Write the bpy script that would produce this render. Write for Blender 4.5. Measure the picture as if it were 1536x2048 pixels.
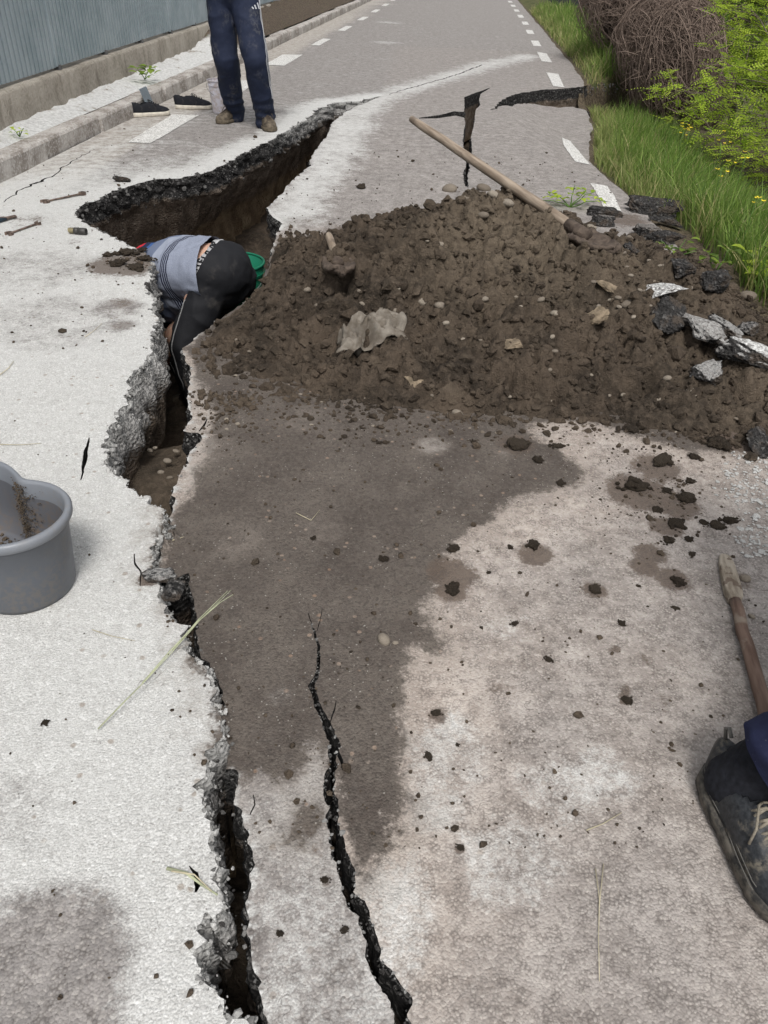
import bpy, bmesh, math, random
import numpy as np
from mathutils import Vector, Matrix, noise as mnoise
from mathutils.geometry import delaunay_2d_cdt

for o in list(bpy.data.objects): bpy.data.objects.remove(o)
SC = bpy.context.scene
COL = SC.collection
random.seed(7)
RNG = np.random.default_rng(7)

# ------------------------------------------------------------------ camera
TH = math.radians(36.1); RO = math.radians(2.5); CH = 1.2; FPX = 1540.0
cf = np.array([0, math.cos(TH), -math.sin(TH)])
r0 = np.array([1.0, 0, 0]); u0 = np.array([0, math.sin(TH), math.cos(TH)])
cr = math.cos(RO)*r0 + math.sin(RO)*u0
cu = math.cos(RO)*u0 - math.sin(RO)*r0
CP = np.array([0, 0, CH])
cam_d = bpy.data.cameras.new('camera'); cam = bpy.data.objects.new('camera', cam_d); COL.objects.link(cam)
cam_d.sensor_fit = 'VERTICAL'; cam_d.sensor_height = 36; cam_d.lens = FPX/2048*36
cam_d.clip_start = 0.02; cam_d.clip_end = 400
cam.matrix_world = Matrix(((cr[0], cu[0], -cf[0], CP[0]), (cr[1], cu[1], -cf[1], CP[1]),
                           (cr[2], cu[2], -cf[2], CP[2]), (0, 0, 0, 1)))
SC.camera = cam
# ------------------------------------------------------------------ light: bright overcast day
SUN_EL, SUN_AZ = 58.0, 172.0
w = bpy.data.worlds.new('World'); SC.world = w; w.use_nodes = True
wn = w.node_tree; wn.nodes.clear()
sky = wn.nodes.new('ShaderNodeTexSky'); sky.sky_type = 'NISHITA'; sky.sun_disc = False
sky.sun_elevation = math.radians(SUN_EL); sky.sun_rotation = math.radians(SUN_AZ)
sky.air_density = 1.0; sky.dust_density = 4.0; sky.ozone_density = 1.0
hs = wn.nodes.new('ShaderNodeHueSaturation'); hs.inputs['Saturation'].default_value = 0.16
bg = wn.nodes.new('ShaderNodeBackground'); bg.inputs['Strength'].default_value = 0.115
wo = wn.nodes.new('ShaderNodeOutputWorld')
wn.links.new(sky.outputs[0], hs.inputs['Color']); wn.links.new(hs.outputs[0], bg.inputs[0]); wn.links.new(bg.outputs[0], wo.inputs[0])
sd_ = bpy.data.lights.new('sun', 'SUN'); sd_.energy = 1.5; sd_.angle = math.radians(14); sd_.color = (1, 0.97, 0.93)
sun = bpy.data.objects.new('sun', sd_); COL.objects.link(sun)
el, az = math.radians(SUN_EL), math.radians(SUN_AZ)
sdir = Vector((math.sin(az)*math.cos(el), math.cos(az)*math.cos(el), math.sin(el)))
sun.rotation_euler = sdir.to_track_quat('Z', 'Y').to_euler()
SC.view_settings.view_transform = 'Standard'; SC.view_settings.look = 'None'
SC.view_settings.gamma = 1; SC.view_settings.use_curve_mapping = False
SC.view_settings.exposure = 0.40

# ------------------------------------------------------------------ pixel -> place
def ray(px, py): return cf*FPX + cr*(px-768) + cu*(1024-py)
def G(px, py, z=0.0):
    d = ray(px, py); return CP + d*((z-CH)/d[2])
def RY(px, py, y):
    d = ray(px, py); return CP + d*(y/d[1])

# ------------------------------------------------------------------ numpy noise
def _h(ix, iy, iz, s):
    n = (ix.astype(np.int64)*374761393 + iy.astype(np.int64)*668265263 + iz.astype(np.int64)*2147483629 + s*974634777) & 0xffffffff
    n = ((n ^ (n >> 13))*1274126177) & 0xffffffff
    n = ((n ^ (n >> 16))*2246822519) & 0xffffffff
    return ((n ^ (n >> 15)) & 0xffffff)/float(0xffffff)
def vnoise(p, s=0):
    i = np.floor(p).astype(np.int64); t = p-i; t = t*t*t*(t*(t*6-15)+10)
    r = 0
    for dx in (0, 1):
        for dy in (0, 1):
            for dz in (0, 1):
                wgt = (t[:, 0] if dx else 1-t[:, 0])*(t[:, 1] if dy else 1-t[:, 1])*(t[:, 2] if dz else 1-t[:, 2])
                r = r + wgt*_h(i[:, 0]+dx, i[:, 1]+dy, i[:, 2]+dz, s)
    return r*2-1
def fbm(p, octv=4, s=0, gain=0.5):
    p = np.asarray(p, float); a = 1.0; r = 0; n = 0
    for k in range(octv):
        r = r + a*vnoise(p*(2.03**k)+17.3*k, s+k); n += a; a *= gain
    return r/n
def p3(x, y, z=0.0):
    x = np.asarray(x, float); return np.stack([x, np.asarray(y, float)+0*x, np.asarray(z, float)+0*x], -1)
def lumps(x, y, cell, s=0):
    """rounded lumps of about one cell: 0..1"""
    X, Y = x/cell, y/cell; ix, iy = np.floor(X), np.floor(Y); best = np.zeros_like(X)
    for dx in (-1, 0, 1):
        for dy in (-1, 0, 1):
            jx, jy = ix+dx, iy+dy; z = np.zeros_like(jx)
            cx = jx+_h(jx, jy, z, s); cy = jy+_h(jx, jy, z+1, s); r = 0.45+0.5*_h(jx, jy, z+2, s)
            d2 = ((X-cx)**2+(Y-cy)**2)/(r*r)
            best = np.maximum(best, np.sqrt(np.clip(1-d2, 0, 1))*r)
    return best
def sstep(a, b, x):
    t = np.clip((np.asarray(x, float)-a)/(b-a), 0, 1); return t*t*(3-2*t)
def pip(x, y, poly):
    poly = np.asarray(poly)[:, :2]; ins = np.zeros(len(x), bool); n = len(poly)
    for i in range(n):
        x0, y0 = poly[i]; x1, y1 = poly[(i+1) % n]
        if y0 == y1: continue
        c = ((y0 > y) != (y1 > y)) & (x < (x1-x0)*(y-y0)/(y1-y0)+x0)
        ins ^= c
    return ins
def segdist(x, y, pl, closed=True):
    pl = np.asarray(pl)[:, :2]; n = len(pl); d = np.full(len(x), 1e9)
    for i in range(n if closed else n-1):
        a = pl[i]; b = pl[(i+1) % n]; ab = b-a; L = ab@ab
        t = np.clip(((x-a[0])*ab[0]+(y-a[1])*ab[1])/max(L, 1e-12), 0, 1)
        d = np.minimum(d, np.hypot(x-a[0]-t*ab[0], y-a[1]-t*ab[1]))
    return d
def sdf(x, y, poly):
    d = segdist(x, y, poly); return np.where(pip(x, y, poly), d, -d)

# ------------------------------------------------------------------ object helpers
def tag(o, label=None, cat=None, group=None, kind=None):
    if label: o['label'] = label
    if cat: o['category'] = cat
    if group: o['group'] = group
    if kind: o['kind'] = kind
    return o
def link(o, parent=None):
    COL.objects.link(o)
    if parent is not None: o.parent = parent
    return o
def empty(name, loc=(0, 0, 0), rz=0):
    o = bpy.data.objects.new(name, None); o.empty_display_size = 0.1
    o.location = tuple(loc); o.rotation_euler = (0, 0, rz); return link(o)
def meshdata(name, v, f, mat=None, smooth=True, attrs=None):
    m = bpy.data.meshes.new(name)
    v = np.asarray(v, float)
    m.from_pydata(v.tolist(), [], [tuple(int(q) for q in t) for t in f]); 
    if mat is not None: m.materials.append(mat)
    if smooth: m.polygons.foreach_set('use_smooth', np.ones(len(m.polygons), bool))
    if attrs:
        for k, a in attrs.items():
            at = m.attributes.new(k, 'FLOAT', 'POINT'); at.data.foreach_set('value', np.asarray(a, np.float32))
    m.update(); return m
def obj(name, v, f, mat, parent=None, smooth=True, attrs=None, loc=None):
    o = bpy.data.objects.new(name, meshdata(name, v, f, mat, smooth, attrs))
    if loc is not None: o.location = tuple(loc)
    return link(o, parent)
class MB:
    """collects shapes for one mesh"""
    def __init__(s): s.v = []; s.f = []
    def add(s, v, f):
        b = len(s.v); s.v += [tuple(map(float, q)) for q in v]; s.f += [tuple(int(i)+b for i in t) for t in f]; return s
    def box(s, c, size, rot=None):
        hx, hy, hz = [q/2 for q in size]
        v = [Vector((x, y, z)) for x in (-hx, hx) for y in (-hy, hy) for z in (-hz, hz)]
        if rot is not None: v = [rot @ q for q in v]
        v = [q+Vector(c) for q in v]
        return s.add(v, [(0, 1, 3, 2), (4, 6, 7, 5), (0, 4, 5, 1), (2, 3, 7, 6), (0, 2, 6, 4), (1, 5, 7, 3)])
    def tube(s, pts, rad, seg=8, cap=True, sq=1.0):
        pts = [Vector(tuple(map(float, p))) for p in pts]; n = len(pts)
        rad = [rad]*n if np.isscalar(rad) else list(rad)
        t0 = (pts[1]-pts[0]).normalized(); a = Vector((0, 0, 1)) if abs(t0.z) < .9 else Vector((1, 0, 0))
        nx = t0.cross(a).normalized(); V = []; Fc = []
        for i in range(n):
            t = (pts[min(i+1, n-1)]-pts[max(i-1, 0)]).normalized()
            nx = (nx-t*nx.dot(t)).normalized(); ny = t.cross(nx)
            for k in range(seg):
                an = 2*math.pi*k/seg; V.append(pts[i]+(nx*math.cos(an)+ny*math.sin(an)*sq)*rad[i])
        for i in range(n-1):
            for k in range(seg):
                k2 = (k+1) % seg; Fc.append((i*seg+k, i*seg+k2, (i+1)*seg+k2, (i+1)*seg+k))
        if cap:
            Fc.append(tuple(range(seg))[::-1]); Fc.append(tuple((n-1)*seg+k for k in range(seg)))
        return s.add(V, Fc)
    def rings(s, rings, cap0=True, cap1=True, closed=True):
        n = len(rings[0]); V = [q for rg in rings for q in rg]; Fc = []
        for i in range(len(rings)-1):
            for k in range(n if closed else n-1):
                k2 = (k+1) % n; Fc.append((i*n+k, i*n+k2, (i+1)*n+k2, (i+1)*n+k))
        if cap0: Fc.append(tuple(range(n))[::-1])
        if cap1: Fc.append(tuple((len(rings)-1)*n+k for k in range(n)))
        return s.add(V, Fc)
    def build(s, name, mat, parent=None, smooth=True, attrs=None, loc=None, fix=True):
        o = obj(name, s.v, s.f, mat, parent, smooth, attrs, loc)
        if fix:
            bm = bmesh.new(); bm.from_mesh(o.data); bmesh.ops.recalc_face_normals(bm, faces=bm.faces); bm.to_mesh(o.data); bm.free()
        return o
def bevel(o, wdt=.01, seg=2):
    m = o.modifiers.new('bevel', 'BEVEL'); m.width = wdt; m.segments = seg; m.limit_method = 'ANGLE'; return o
def bake(o):
    """apply the modifiers of o to its mesh"""
    dg = bpy.context.evaluated_depsgraph_get(); dg.update()
    m = bpy.data.meshes.new_from_object(o.evaluated_get(dg)); o.modifiers.clear(); o.data = m; return o
def cap_prim(mb, a, ra, b, rb, seg=20, sx=1.0, side=None):
    """tapered capsule between a and b; sx widens it along side"""
    a, b = Vector(tuple(a)), Vector(tuple(b)); t = (b-a).normalized()
    s_ = Vector(tuple(side)) if side is not None else (Vector((0, 0, 1)) if abs(t.z) < .9 else Vector((1, 0, 0)))
    nx = (s_-t*s_.dot(t)).normalized(); ny = t.cross(nx); rings = []
    for i in range(6):
        an = -math.pi/2+math.pi/2*i/5.0
        if i == 0: an = -math.pi/2+.08
        rings.append((a+t*ra*math.sin(an), ra*math.cos(an)))
    for i in range(6):
        an = math.pi/2*i/5.0
        if i == 5: an = math.pi/2-.08
        rings.append((b+t*rb*math.sin(an), rb*math.cos(an)))
    mb.rings([[c+(nx*math.cos(2*math.pi*k/seg)*sx+ny*math.sin(2*math.pi*k/seg))*r for k in range(seg)] for c, r in rings])
def remesh(mb, voxel, smooth=4, fac=.5):
    """melt the collected shapes into one continuous surface; returns v, f"""
    o = mb.build('tmp', None); m = o.modifiers.new('r', 'REMESH'); m.mode = 'VOXEL'; m.voxel_size = voxel
    s = o.modifiers.new('s', 'SMOOTH'); s.iterations = smooth; s.factor = fac
    bake(o); me = o.data
    v = np.empty(len(me.vertices)*3); me.vertices.foreach_get('co', v); f = [tuple(p.vertices) for p in me.polygons]
    bpy.data.objects.remove(o); return v.reshape(-1, 3), f
def vnormals(v, f):
    n = np.zeros_like(v)
    for k in (3, 4):
        q = np.array([t for t in f if len(t) == k])
        if len(q) == 0: continue
        fn = np.cross(v[q[:, 1]]-v[q[:, 0]], v[q[:, 2]]-v[q[:, 0]])
        for j in range(k): np.add.at(n, q[:, j], fn)
    return n/np.maximum(np.linalg.norm(n, axis=1, keepdims=True), 1e-12)
def ico(sub):
    bm = bmesh.new(); bmesh.ops.create_icosphere(bm, subdivisions=sub, radius=1); bm.verts.ensure_lookup_table()
    v = np.array([q.co[:] for q in bm.verts]); f = np.array([[q.index for q in t.verts] for t in bm.faces]); bm.free(); return v, f
ICO1, ICO2, ICO3 = ico(1), ico(2), ico(3)

# ------------------------------------------------------------------ node helper
class NT:
    def __init__(s, name, rough=.9, spec=.3):
        s.m = bpy.data.materials.new(name); s.m.use_nodes = True; s.t = s.m.node_tree; s.t.nodes.clear()
        s.o = s.t.nodes.new('ShaderNodeOutputMaterial'); s.b = s.t.nodes.new('ShaderNodeBsdfPrincipled')
        s.t.links.new(s.b.outputs[0], s.o.inputs['Surface']); s.b.inputs['Roughness'].default_value = rough
        s.b.inputs['Specular IOR Level'].default_value = spec; s._p = None
    def n(s, t): return s.t.nodes.new(t)
    def put(s, sock, v):
        if hasattr(v, 'links') or isinstance(v, bpy.types.NodeSocket): s.t.links.new(v, sock)
        else:
            if isinstance(v, (tuple, list)) and len(v) == 3 and sock.type == 'RGBA': v = tuple(v)+(1,)
            sock.default_value = v
    def pos(s):
        if s._p is None: s._p = s.n('ShaderNodeTexCoord').outputs['Object']
        return s._p
    def world(s): return s.n('ShaderNodeNewGeometry').outputs['Position']
    def attr(s, k):
        a = s.n('ShaderNodeAttribute'); a.attribute_name = k; return a.outputs['Fac']
    def noise(s, scale, det=4, rough=.55, vec=None, dist=0, out='Fac'):
        a = s.n('ShaderNodeTexNoise'); a.inputs['Scale'].default_value = scale; a.inputs['Detail'].default_value = det
        a.inputs['Roughness'].default_value = rough; a.inputs['Distortion'].default_value = dist
        s.t.links.new(vec or s.pos(), a.inputs['Vector']); return a.outputs[out]
    def voro(s, scale, feat='F1', out='Distance', vec=None, rnd=1):
        a = s.n('ShaderNodeTexVoronoi'); a.feature = feat; a.inputs['Scale'].default_value = scale; a.inputs['Randomness'].default_value = rnd
        s.t.links.new(vec or s.pos(), a.inputs['Vector']); return a.outputs[out]
    def math(s, op, a, b=0.0, c=None, clamp=False):
        q = s.n('ShaderNodeMath'); q.operation = op; q.use_clamp = clamp; s.put(q.inputs[0], a); s.put(q.inputs[1], b)
        if c is not None: s.put(q.inputs[2], c)
        return q.outputs[0]
    def step(s, a, b, x, lo=0., hi=1.):
        q = s.n('ShaderNodeMapRange'); q.interpolation_type = 'SMOOTHSTEP'; s.put(q.inputs['Value'], x)
        q.inputs['From Min'].default_value = a; q.inputs['From Max'].default_value = b
        q.inputs['To Min'].default_value = lo; q.inputs['To Max'].default_value = hi; return q.outputs[0]
    def mix(s, fac, a, b, blend='MIX'):
        q = s.n('ShaderNodeMix'); q.data_type = 'RGBA'; q.blend_type = blend; q.clamp_factor = True
        s.put(q.inputs['Factor'], fac); s.put(q.inputs['A'], a) if False else s.put(q.inputs[6], a); s.put(q.inputs[7], b); return q.outputs[2]
    def sep(s, vec):
        q = s.n('ShaderNodeSeparateXYZ'); s.t.links.new(vec, q.inputs[0]); return q.outputs
    def comb(s, x, y, z):
        q = s.n('ShaderNodeCombineXYZ'); s.put(q.inputs[0], x); s.put(q.inputs[1], y); s.put(q.inputs[2], z); return q.outputs[0]
    def warp(s, scale, amt, vec=None):
        nz = s.noise(scale, 2, .5, vec, out='Color'); q = s.n('ShaderNodeVectorMath'); q.operation = 'MULTIPLY_ADD'
        s.t.links.new(nz, q.inputs[0]); q.inputs[1].default_value = (amt,)*3; s.t.links.new(vec or s.pos(), q.inputs[2]); return q.outputs[0]
    def col(s, c): s.put(s.b.inputs['Base Color'], c); return s
    def rough(s, r): s.put(s.b.inputs['Roughness'], r); return s
    def bump(s, h, strength=.5, dist=.01):
        b = s.n('ShaderNodeBump'); b.inputs['Strength'].default_value = strength; b.inputs['Distance'].default_value = dist
        s.put(b.inputs['Height'], h); s.t.links.new(b.outputs[0], s.b.inputs['Normal']); return s
def plain(name, c, rough=.7, var=.25, scale=40, spec=.3, bump=0.0):
    n = NT(name, rough, spec); q = n.noise(scale, 5, .6)
    k = n.step(.3, .7, q); d = tuple(x*(1-var) for x in c); l = tuple(min(1, x*(1+var)) for x in c)
    n.col(n.mix(k, d, l))
    if bump: n.bump(q, bump, .01)
    return n.m

# =================================================================== THE ROAD
def drop_right(x, y): return 0.042*(1-sstep(4.6, 7.8, y))
def drop_gap(x, y): return 0.13*sstep(0.95, 1.6, x)*sstep(4.6, 8.0, y)
def dropz(x, y, below=True): return -(drop_right(x, y)+(drop_gap(x, y) if below else 0))
def GR(px, py):
    """pixel -> place on the sunken right-hand slab"""
    p = G(px, py)
    for _ in range(4): p = G(px, py, float(dropz(p[0], p[1])))
    return p
L_PX = [(487, 2030), (452, 2007), (415, 1970), (385, 1919), (392, 1862), (404, 1835), (431, 1845), (445, 1813), (441, 1780), (427, 1739),
        (415, 1679), (408, 1646), (404, 1600), (406, 1563), (418, 1512), (441, 1470), (438, 1396), (427, 1368), (404, 1341), (380, 1313), (362, 1271),
        (339, 1230), (325, 1202), (309, 1169), (305, 1145), (305, 1102), (322, 1051), (324, 1024), (301, 997), (270, 987), (250, 977),
        (246, 962), (223, 950), (215, 926), (205, 891), (219, 864), (230, 833), (242, 805), (258, 774), (254, 759), (277, 739),
        (301, 712), (303, 680), (312, 640), (305, 600), (295, 570), (305, 545), (300, 520), (280, 500), (260, 492), (220, 470),
        (190, 455), (165, 445), (150, 430), (157, 413), (200, 395), (240, 377), (300, 360), (370, 355), (425, 342), (462, 322),
        (500, 302), (550, 275), (600, 245), (640, 217), (670, 205), (720, 202), (765, 192)]
R_PX = [(519, 2048), (517, 1966), (508, 1887), (505, 1804), (508, 1739), (503, 1669), (492, 1646), (475, 1609), (478, 1563), (473, 1540),
        (449, 1541), (450, 1500), (452, 1461), (447, 1396), (424, 1340), (403, 1303), (398, 1286), (398, 1255), (391, 1220), (379, 1196), (375, 1149), (344, 1161),
        (318, 1145), (316, 1126), (326, 1079), (340, 1036), (346, 1000), (348, 973), (375, 926), (377, 915), (404, 878), (400, 868), (371, 860), (383, 837), (375, 813),
        (379, 778), (383, 745), (372, 725), (365, 697), (400, 670), (450, 630), (480, 610), (520, 580), (535, 540), (545, 495), (555, 465), (562, 445),
        (540, 430), (535, 415), (555, 395), (585, 360), (620, 330), (624, 308), (655, 270), (665, 245), (690, 225), (720, 210), (750, 198)]
def resample(P, near=.004, k=.0055):
    P = np.asarray(P, float)[:, :2]; out = [P[0]]
    for a, b in zip(P[:-1], P[1:]):
        L = np.linalg.norm(b-a); ds = near+k*max(.3, (a[1]+b[1])/2); n = max(1, int(round(L/ds)))
        out += [a+(b-a)*(i+1)/n for i in range(n)]
    return np.array(out)
def normals2(P, side, win=3):
    n = len(P); idx = np.arange(n); a = P[np.clip(idx-win, 0, n-1)]; b = P[np.clip(idx+win, 0, n-1)]
    t = b-a; t /= np.maximum(np.linalg.norm(t, axis=1, keepdims=True), 1e-9)
    return np.stack([t[:, 1], -t[:, 0]], -1)*side
def ragged(P, A1=.016, A2=.008, seed=0, taper=6):
    n = normals2(P, 1); fs = 1+.35*sstep(3, 7, P[:, 1]); A1 = A1*fs; A2 = A2*fs*1.2; d = A1*fbm(p3(P[:, 0]*11, P[:, 1]*11), 3, seed)+A2*1.5*fbm(p3(P[:, 0]*55, P[:, 1]*55), 2, seed+9)
    i = np.arange(len(P)); d = d*np.clip((len(P)-1-i)/taper, 0, 1)
    return P+n*d[:, None]
left_w = [np.array([-.13, -.5]), np.array([-.17, .2])]+[G(*p)[:2] for p in L_PX]
right_w = [np.array([-.06, -.5]), np.array([-.12, .2])]+[GR(*p)[:2] for p in R_PX]
CL = ragged(resample(left_w), .02, .011, 1); CR = ragged(resample(right_w), .010, .005, 2)
FISS = np.vstack([CL, CR[::-1]])
RIGHT_POLY = np.vstack([CR, [CL[-1]], [[CL[-1][0]+.05, 14]], [[9, 14]], [[9, -.5]]])

def ribbon(px, amp=.004, seed=0, near=.003):
    """crack outline from centre pixels and pixel widths"""
    c = np.array([GR(a, b)[:2] for a, b, _ in px]); wd = np.array([np.linalg.norm(GR(a+w_/2, b)[:2]-GR(a-w_/2, b)[:2])/2 for a, b, w_ in px])
    C2 = [c[0]]; W2 = [wd[0]]
    for i in range(len(c)-1):
        L = np.linalg.norm(c[i+1]-c[i]); n = max(1, int(L/(near+.004*c[i][1])))
        for k in range(n): t = (k+1)/n; C2.append(c[i]*(1-t)+c[i+1]*t); W2.append(wd[i]*(1-t)+wd[i+1]*t)
    C2 = np.array(C2); W2 = np.array(W2); nn = normals2(C2, 1)
    C2 = C2+nn*(amp*1.3*fbm(p3(C2[:, 0]*25, C2[:, 1]*25), 3, seed))[:, None]
    j = lambda s: np.clip(W2*(1+.5*fbm(p3(C2[:, 0]*70, C2[:, 1]*70), 2, s)), .0007, None)[:, None]
    return C2-nn*j(seed+1), C2+nn*j(seed+2)
crB = ribbon([(614, 1228, 1.5), (622, 1250, 2), (630, 1271, 4), (638, 1312, 7), (633, 1345, 7), (622, 1372, 11), (632, 1405, 12), (650, 1432, 15), (660, 1468, 20),
              (668, 1492, 26), (664, 1520, 14), (658, 1548, 20), (667, 1620, 24), (676, 1680, 30), (695, 1732, 32), (700, 1785, 30), (724, 1830, 27), (738, 1880, 26),
              (752, 1935, 28), (784, 1962, 40), (800, 2005, 40), (802, 2060, 34), (806, 2300, 30)], .006, 20)
crB2 = ribbon([(644, 1218, 1), (640, 1240, 1.5), (634, 1262, 1.5), (629, 1266, 1)], .003, 25)
crB3 = ribbon([(672, 1500, 10), (682, 1520, 7), (690, 1538, 2)], .003, 26)
thin = [ribbon([(182, 900, 2), (178, 925, 8), (177, 945, 9), (172, 965, 5), (167, 985, 2)], .004, 30),
        ribbon([(273, 1135, 2), (277, 1155, 4), (287, 1175, 3), (286, 1200, 1.5)], .003, 31),
        ribbon([(385, 1760, 2), (398, 1775, 9), (402, 1800, 9), (398, 1812, 4)], .004, 32),
        ribbon([(500, 1630, 2), (508, 1610, 3), (506, 1590, 1)], .003, 33),
        ribbon([(671, 1400, 1), (668, 1420, 3), (660, 1445, 2)], .003, 34),
        ribbon([(398, 862, 3), (410, 848, 5), (415, 838, 2)], .003, 36),
        ribbon([(778, 189, 1.5), (830, 173, 3), (880, 160, 2.5), (920, 147, 3), (965, 131, 1)], .02, 37, .01), ribbon([(8, 420, 2), (45, 394, 4), (80, 379, 8), (108, 364, 3), (150, 332, 2.5), (190, 306, 1)], .02, 38, .008)]
zC = lambda zx, zy: (800+zx/3.413, 100+zy/3.413)
C_ZP = [(625, 255), (550, 300), (540, 340), (548, 375), (515, 410), (510, 480), (500, 530), (485, 590), (490, 660), (490, 720), (462, 745), (476, 800), (462, 850), (464, 935),
        (440, 930), (432, 830), (450, 795), (452, 745), (440, 700), (430, 620), (435, 560), (446, 500), (438, 462), (380, 447), (270, 466), (130, 470), (130, 464), (270, 443), (370, 417), (436, 422), (440, 390), (440, 320), (520, 290), (560, 278)]
crC = np.array([GR(*zC(*p))[:2] for p in C_ZP]); crC = resample(np.vstack([crC, crC[:1]]), .004, .004)[:-1]
crC = crC+normals2(crC, 1, 2)*(.006*fbm(p3(crC[:, 0]*30, crC[:, 1]*30), 2, 40))[:, None]
D_TOP = [(630, 410), (660, 375), (700, 340), (760, 310), (830, 291), (970, 272), (1120, 262), (1250, 252), (1275, 240)]
D_BOT = [(640, 407), (680, 388), (760, 381), (850, 362), (920, 367), (1030, 384), (1080, 392), (1180, 387), (1270, 412), (1300, 440)]
dt = [G(*zC(*p))[:2] for p in D_TOP]; db = [GR(*zC(*p))[:2] for p in D_BOT]
dt.append(dt[-1]+np.array([.5, .45])); db.append(db[-1]+np.array([.6, -.1]))
DT = ragged(resample(dt, .005, .004), .018, .008, 50, 1); DB = ragged(resample(db, .005, .004), .018, .008, 51, 1); DB[0] = DT[0]+np.array([.004, -.004])
GAPX = np.array([p[0] for p in dt]); GAPY = np.array([p[1] for p in dt])
# right-hand border of the sunken slab where the verge has torn away
KERB_PX = [(0, 368), (60, 335), (125, 305), (200, 268), (275, 232), (350, 192), (425, 152), (540, 100), (600, 72), (650, 46), (700, 21), (735, 5)]
kerb_w = [G(*p)[:2] for p in KERB_PX]
def polyx(W):
    W = sorted([tuple(q) for q in W], key=lambda q: q[1]); ys = np.array([q[1] for q in W]); xs = np.array([q[0] for q in W])
    return lambda y: np.interp(y, ys, xs)
kx = np.polyfit([p[1] for p in kerb_w], [p[0] for p in kerb_w], 2)
def KX(y):
    y = np.asarray(y, float); yc = np.clip(y, 4.5, 26); s = 2*kx[0]*yc+kx[1]
    return np.polyval(kx, yc)+(y-yc)*s
edge_pts = [(1.36, -3), (1.40, 1.5), (1.5, 3.1), (1.52, 4.0), (1.53, 5.1), (1.50, 5.9), (1.50, 6.6), (1.72, 7.7), (1.86, 8.3), (2.2, 10.8), (2.37, 12.7), (2.56, 15.3), (2.9, 19.8), (3.5, 28), (5.8, 60)]
EX = polyx(edge_pts)
DASHR = polyx([(.93, .8), (1.0, 1.78), (1.27, 5.04), (1.40, 6.5), (1.84, 10.68), (2.07, 13.2), (2.3, 16.0), (2.68, 20.5), (3.15, 27), (5.4, 60)])
ys = np.concatenate([np.arange(-2.5, 12, .07), np.arange(12, 60.1, .5)])
re_ = np.stack([EX(ys)+.02*fbm(p3(ys*4, 0), 4, 60)+.01*fbm(p3(ys*20, 0), 2, 61), ys], -1)
le_ = np.stack([KX(ys), ys], -1)
OUTER = np.vstack([re_, le_[::-1]])
HOLES = [FISS, np.vstack([crB[0], crB[1][::-1]]), crC, np.vstack([DT, DB[::-1]]), np.vstack([crB2[0], crB2[1][::-1]]), np.vstack([crB3[0], crB3[1][::-1]])]+[np.vstack([a, b[::-1]]) for a, b in thin]
def below_gap(x, y): return (y < np.interp(x, GAPX, GAPY)) | (x < GAPX[0])
def grid_pts():
    out = []
    for (y0, y1, ds) in ((-2.5, .3, .08), (.3, 1.7, .014), (1.7, 3.0, .02), (3.0, 5.5, .034), (5.5, 10, .055), (10, 20, .13), (20, 60, .5)):
        yy = np.arange(y0, y1, ds)
        xa = max(-2.7, -.75-.62*y1) if y1 < 4 else -2.7; xb = min(2.2+.2*y1, 1.5+.55*y1)
        if y0 < -1: xa, xb = -2.7, 2
        X, Y = np.meshgrid(np.arange(xa, xb+(3 if y1 > 20 else 0), ds), yy)
        out.append(np.stack([X.ravel()+RNG.uniform(-.3, .3, X.size)*ds, Y.ravel()+RNG.uniform(-.3, .3, X.size)*ds, np.full(X.size, ds)], -1))
    # coarse cover outside the picture
    X, Y = np.meshgrid(np.arange(-2.7, 2, .12), np.arange(.3, 4.5, .12)); o = np.stack([X.ravel(), Y.ravel(), np.full(X.size, .1)], -1)
    o = o[(o[:, 0] < -.8-.62*o[:, 1]) | (o[:, 0] > 1.5+.55*o[:, 1])]; out.append(o)
    return np.vstack(out)
gp = grid_pts(); ok = pip(gp[:, 0], gp[:, 1], OUTER); gp = gp[ok]
ALLCH = [OUTER]+HOLES
keep = np.ones(len(gp), bool)
cell = {}
for ch in ALLCH:
    for q in ch: cell.setdefault((int(q[0]//.1), int(q[1]//.1)), []).append(q)
for i, g in enumerate(gp):
    kx_, ky_ = int(g[0]//.1), int(g[1]//.1); lim = (g[2]*.45)**2
    for a in (-1, 0, 1):
        for b in (-1, 0, 1):
            for q in cell.get((kx_+a, ky_+b), ()):
                if (q[0]-g[0])**2+(q[1]-g[1])**2 < lim: keep[i] = False; break
            if not keep[i]: break
        if not keep[i]: break
gp = gp[keep]
inh = np.zeros(len(gp), bool)
for h in HOLES: inh |= pip(gp[:, 0], gp[:, 1], h)
gp = gp[~inh]
pts = []; edges = []; zflag = []     # zflag: 0 free, 1 top (left/far), 2 sunken
def addchain(ch, flag):
    b = len(pts)
    for i, q in enumerate(ch): pts.append((float(q[0]), float(q[1]))); zflag.append(flag[i] if hasattr(flag, '__len__') else flag)
    n = len(ch); edges.extend([(b+i, b+(i+1) % n) for i in range(n)])
addchain(OUTER, 0)
addchain(FISS, [1]*len(CL)+[2]*len(CR))
addchain(HOLES[1], 0); addchain(HOLES[2], 0); addchain(HOLES[3], [3]*len(DT)+[4]*len(DB))
for h in HOLES[4:]: addchain(h, 0)
for g in gp: pts.append((float(g[0]), float(g[1]))); zflag.append(0)
res = delaunay_2d_cdt([Vector(q) for q in pts], edges, [], 0, 1e-6, True)
rv = np.array([q[:] for q in res[0]]); rf = np.array([t for t in res[2] if len(t) == 3]); origs = res[3]
cen = rv[rf].mean(1); inn = pip(cen[:, 0], cen[:, 1], OUTER)
for h in HOLES: inn &= ~pip(cen[:, 0], cen[:, 1], h)
rf = rf[inn]
used = np.unique(rf); remap = -np.ones(len(rv), int); remap[used] = np.arange(len(used)); rf = remap[rf]
zf = np.zeros(len(rv), int)
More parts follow.
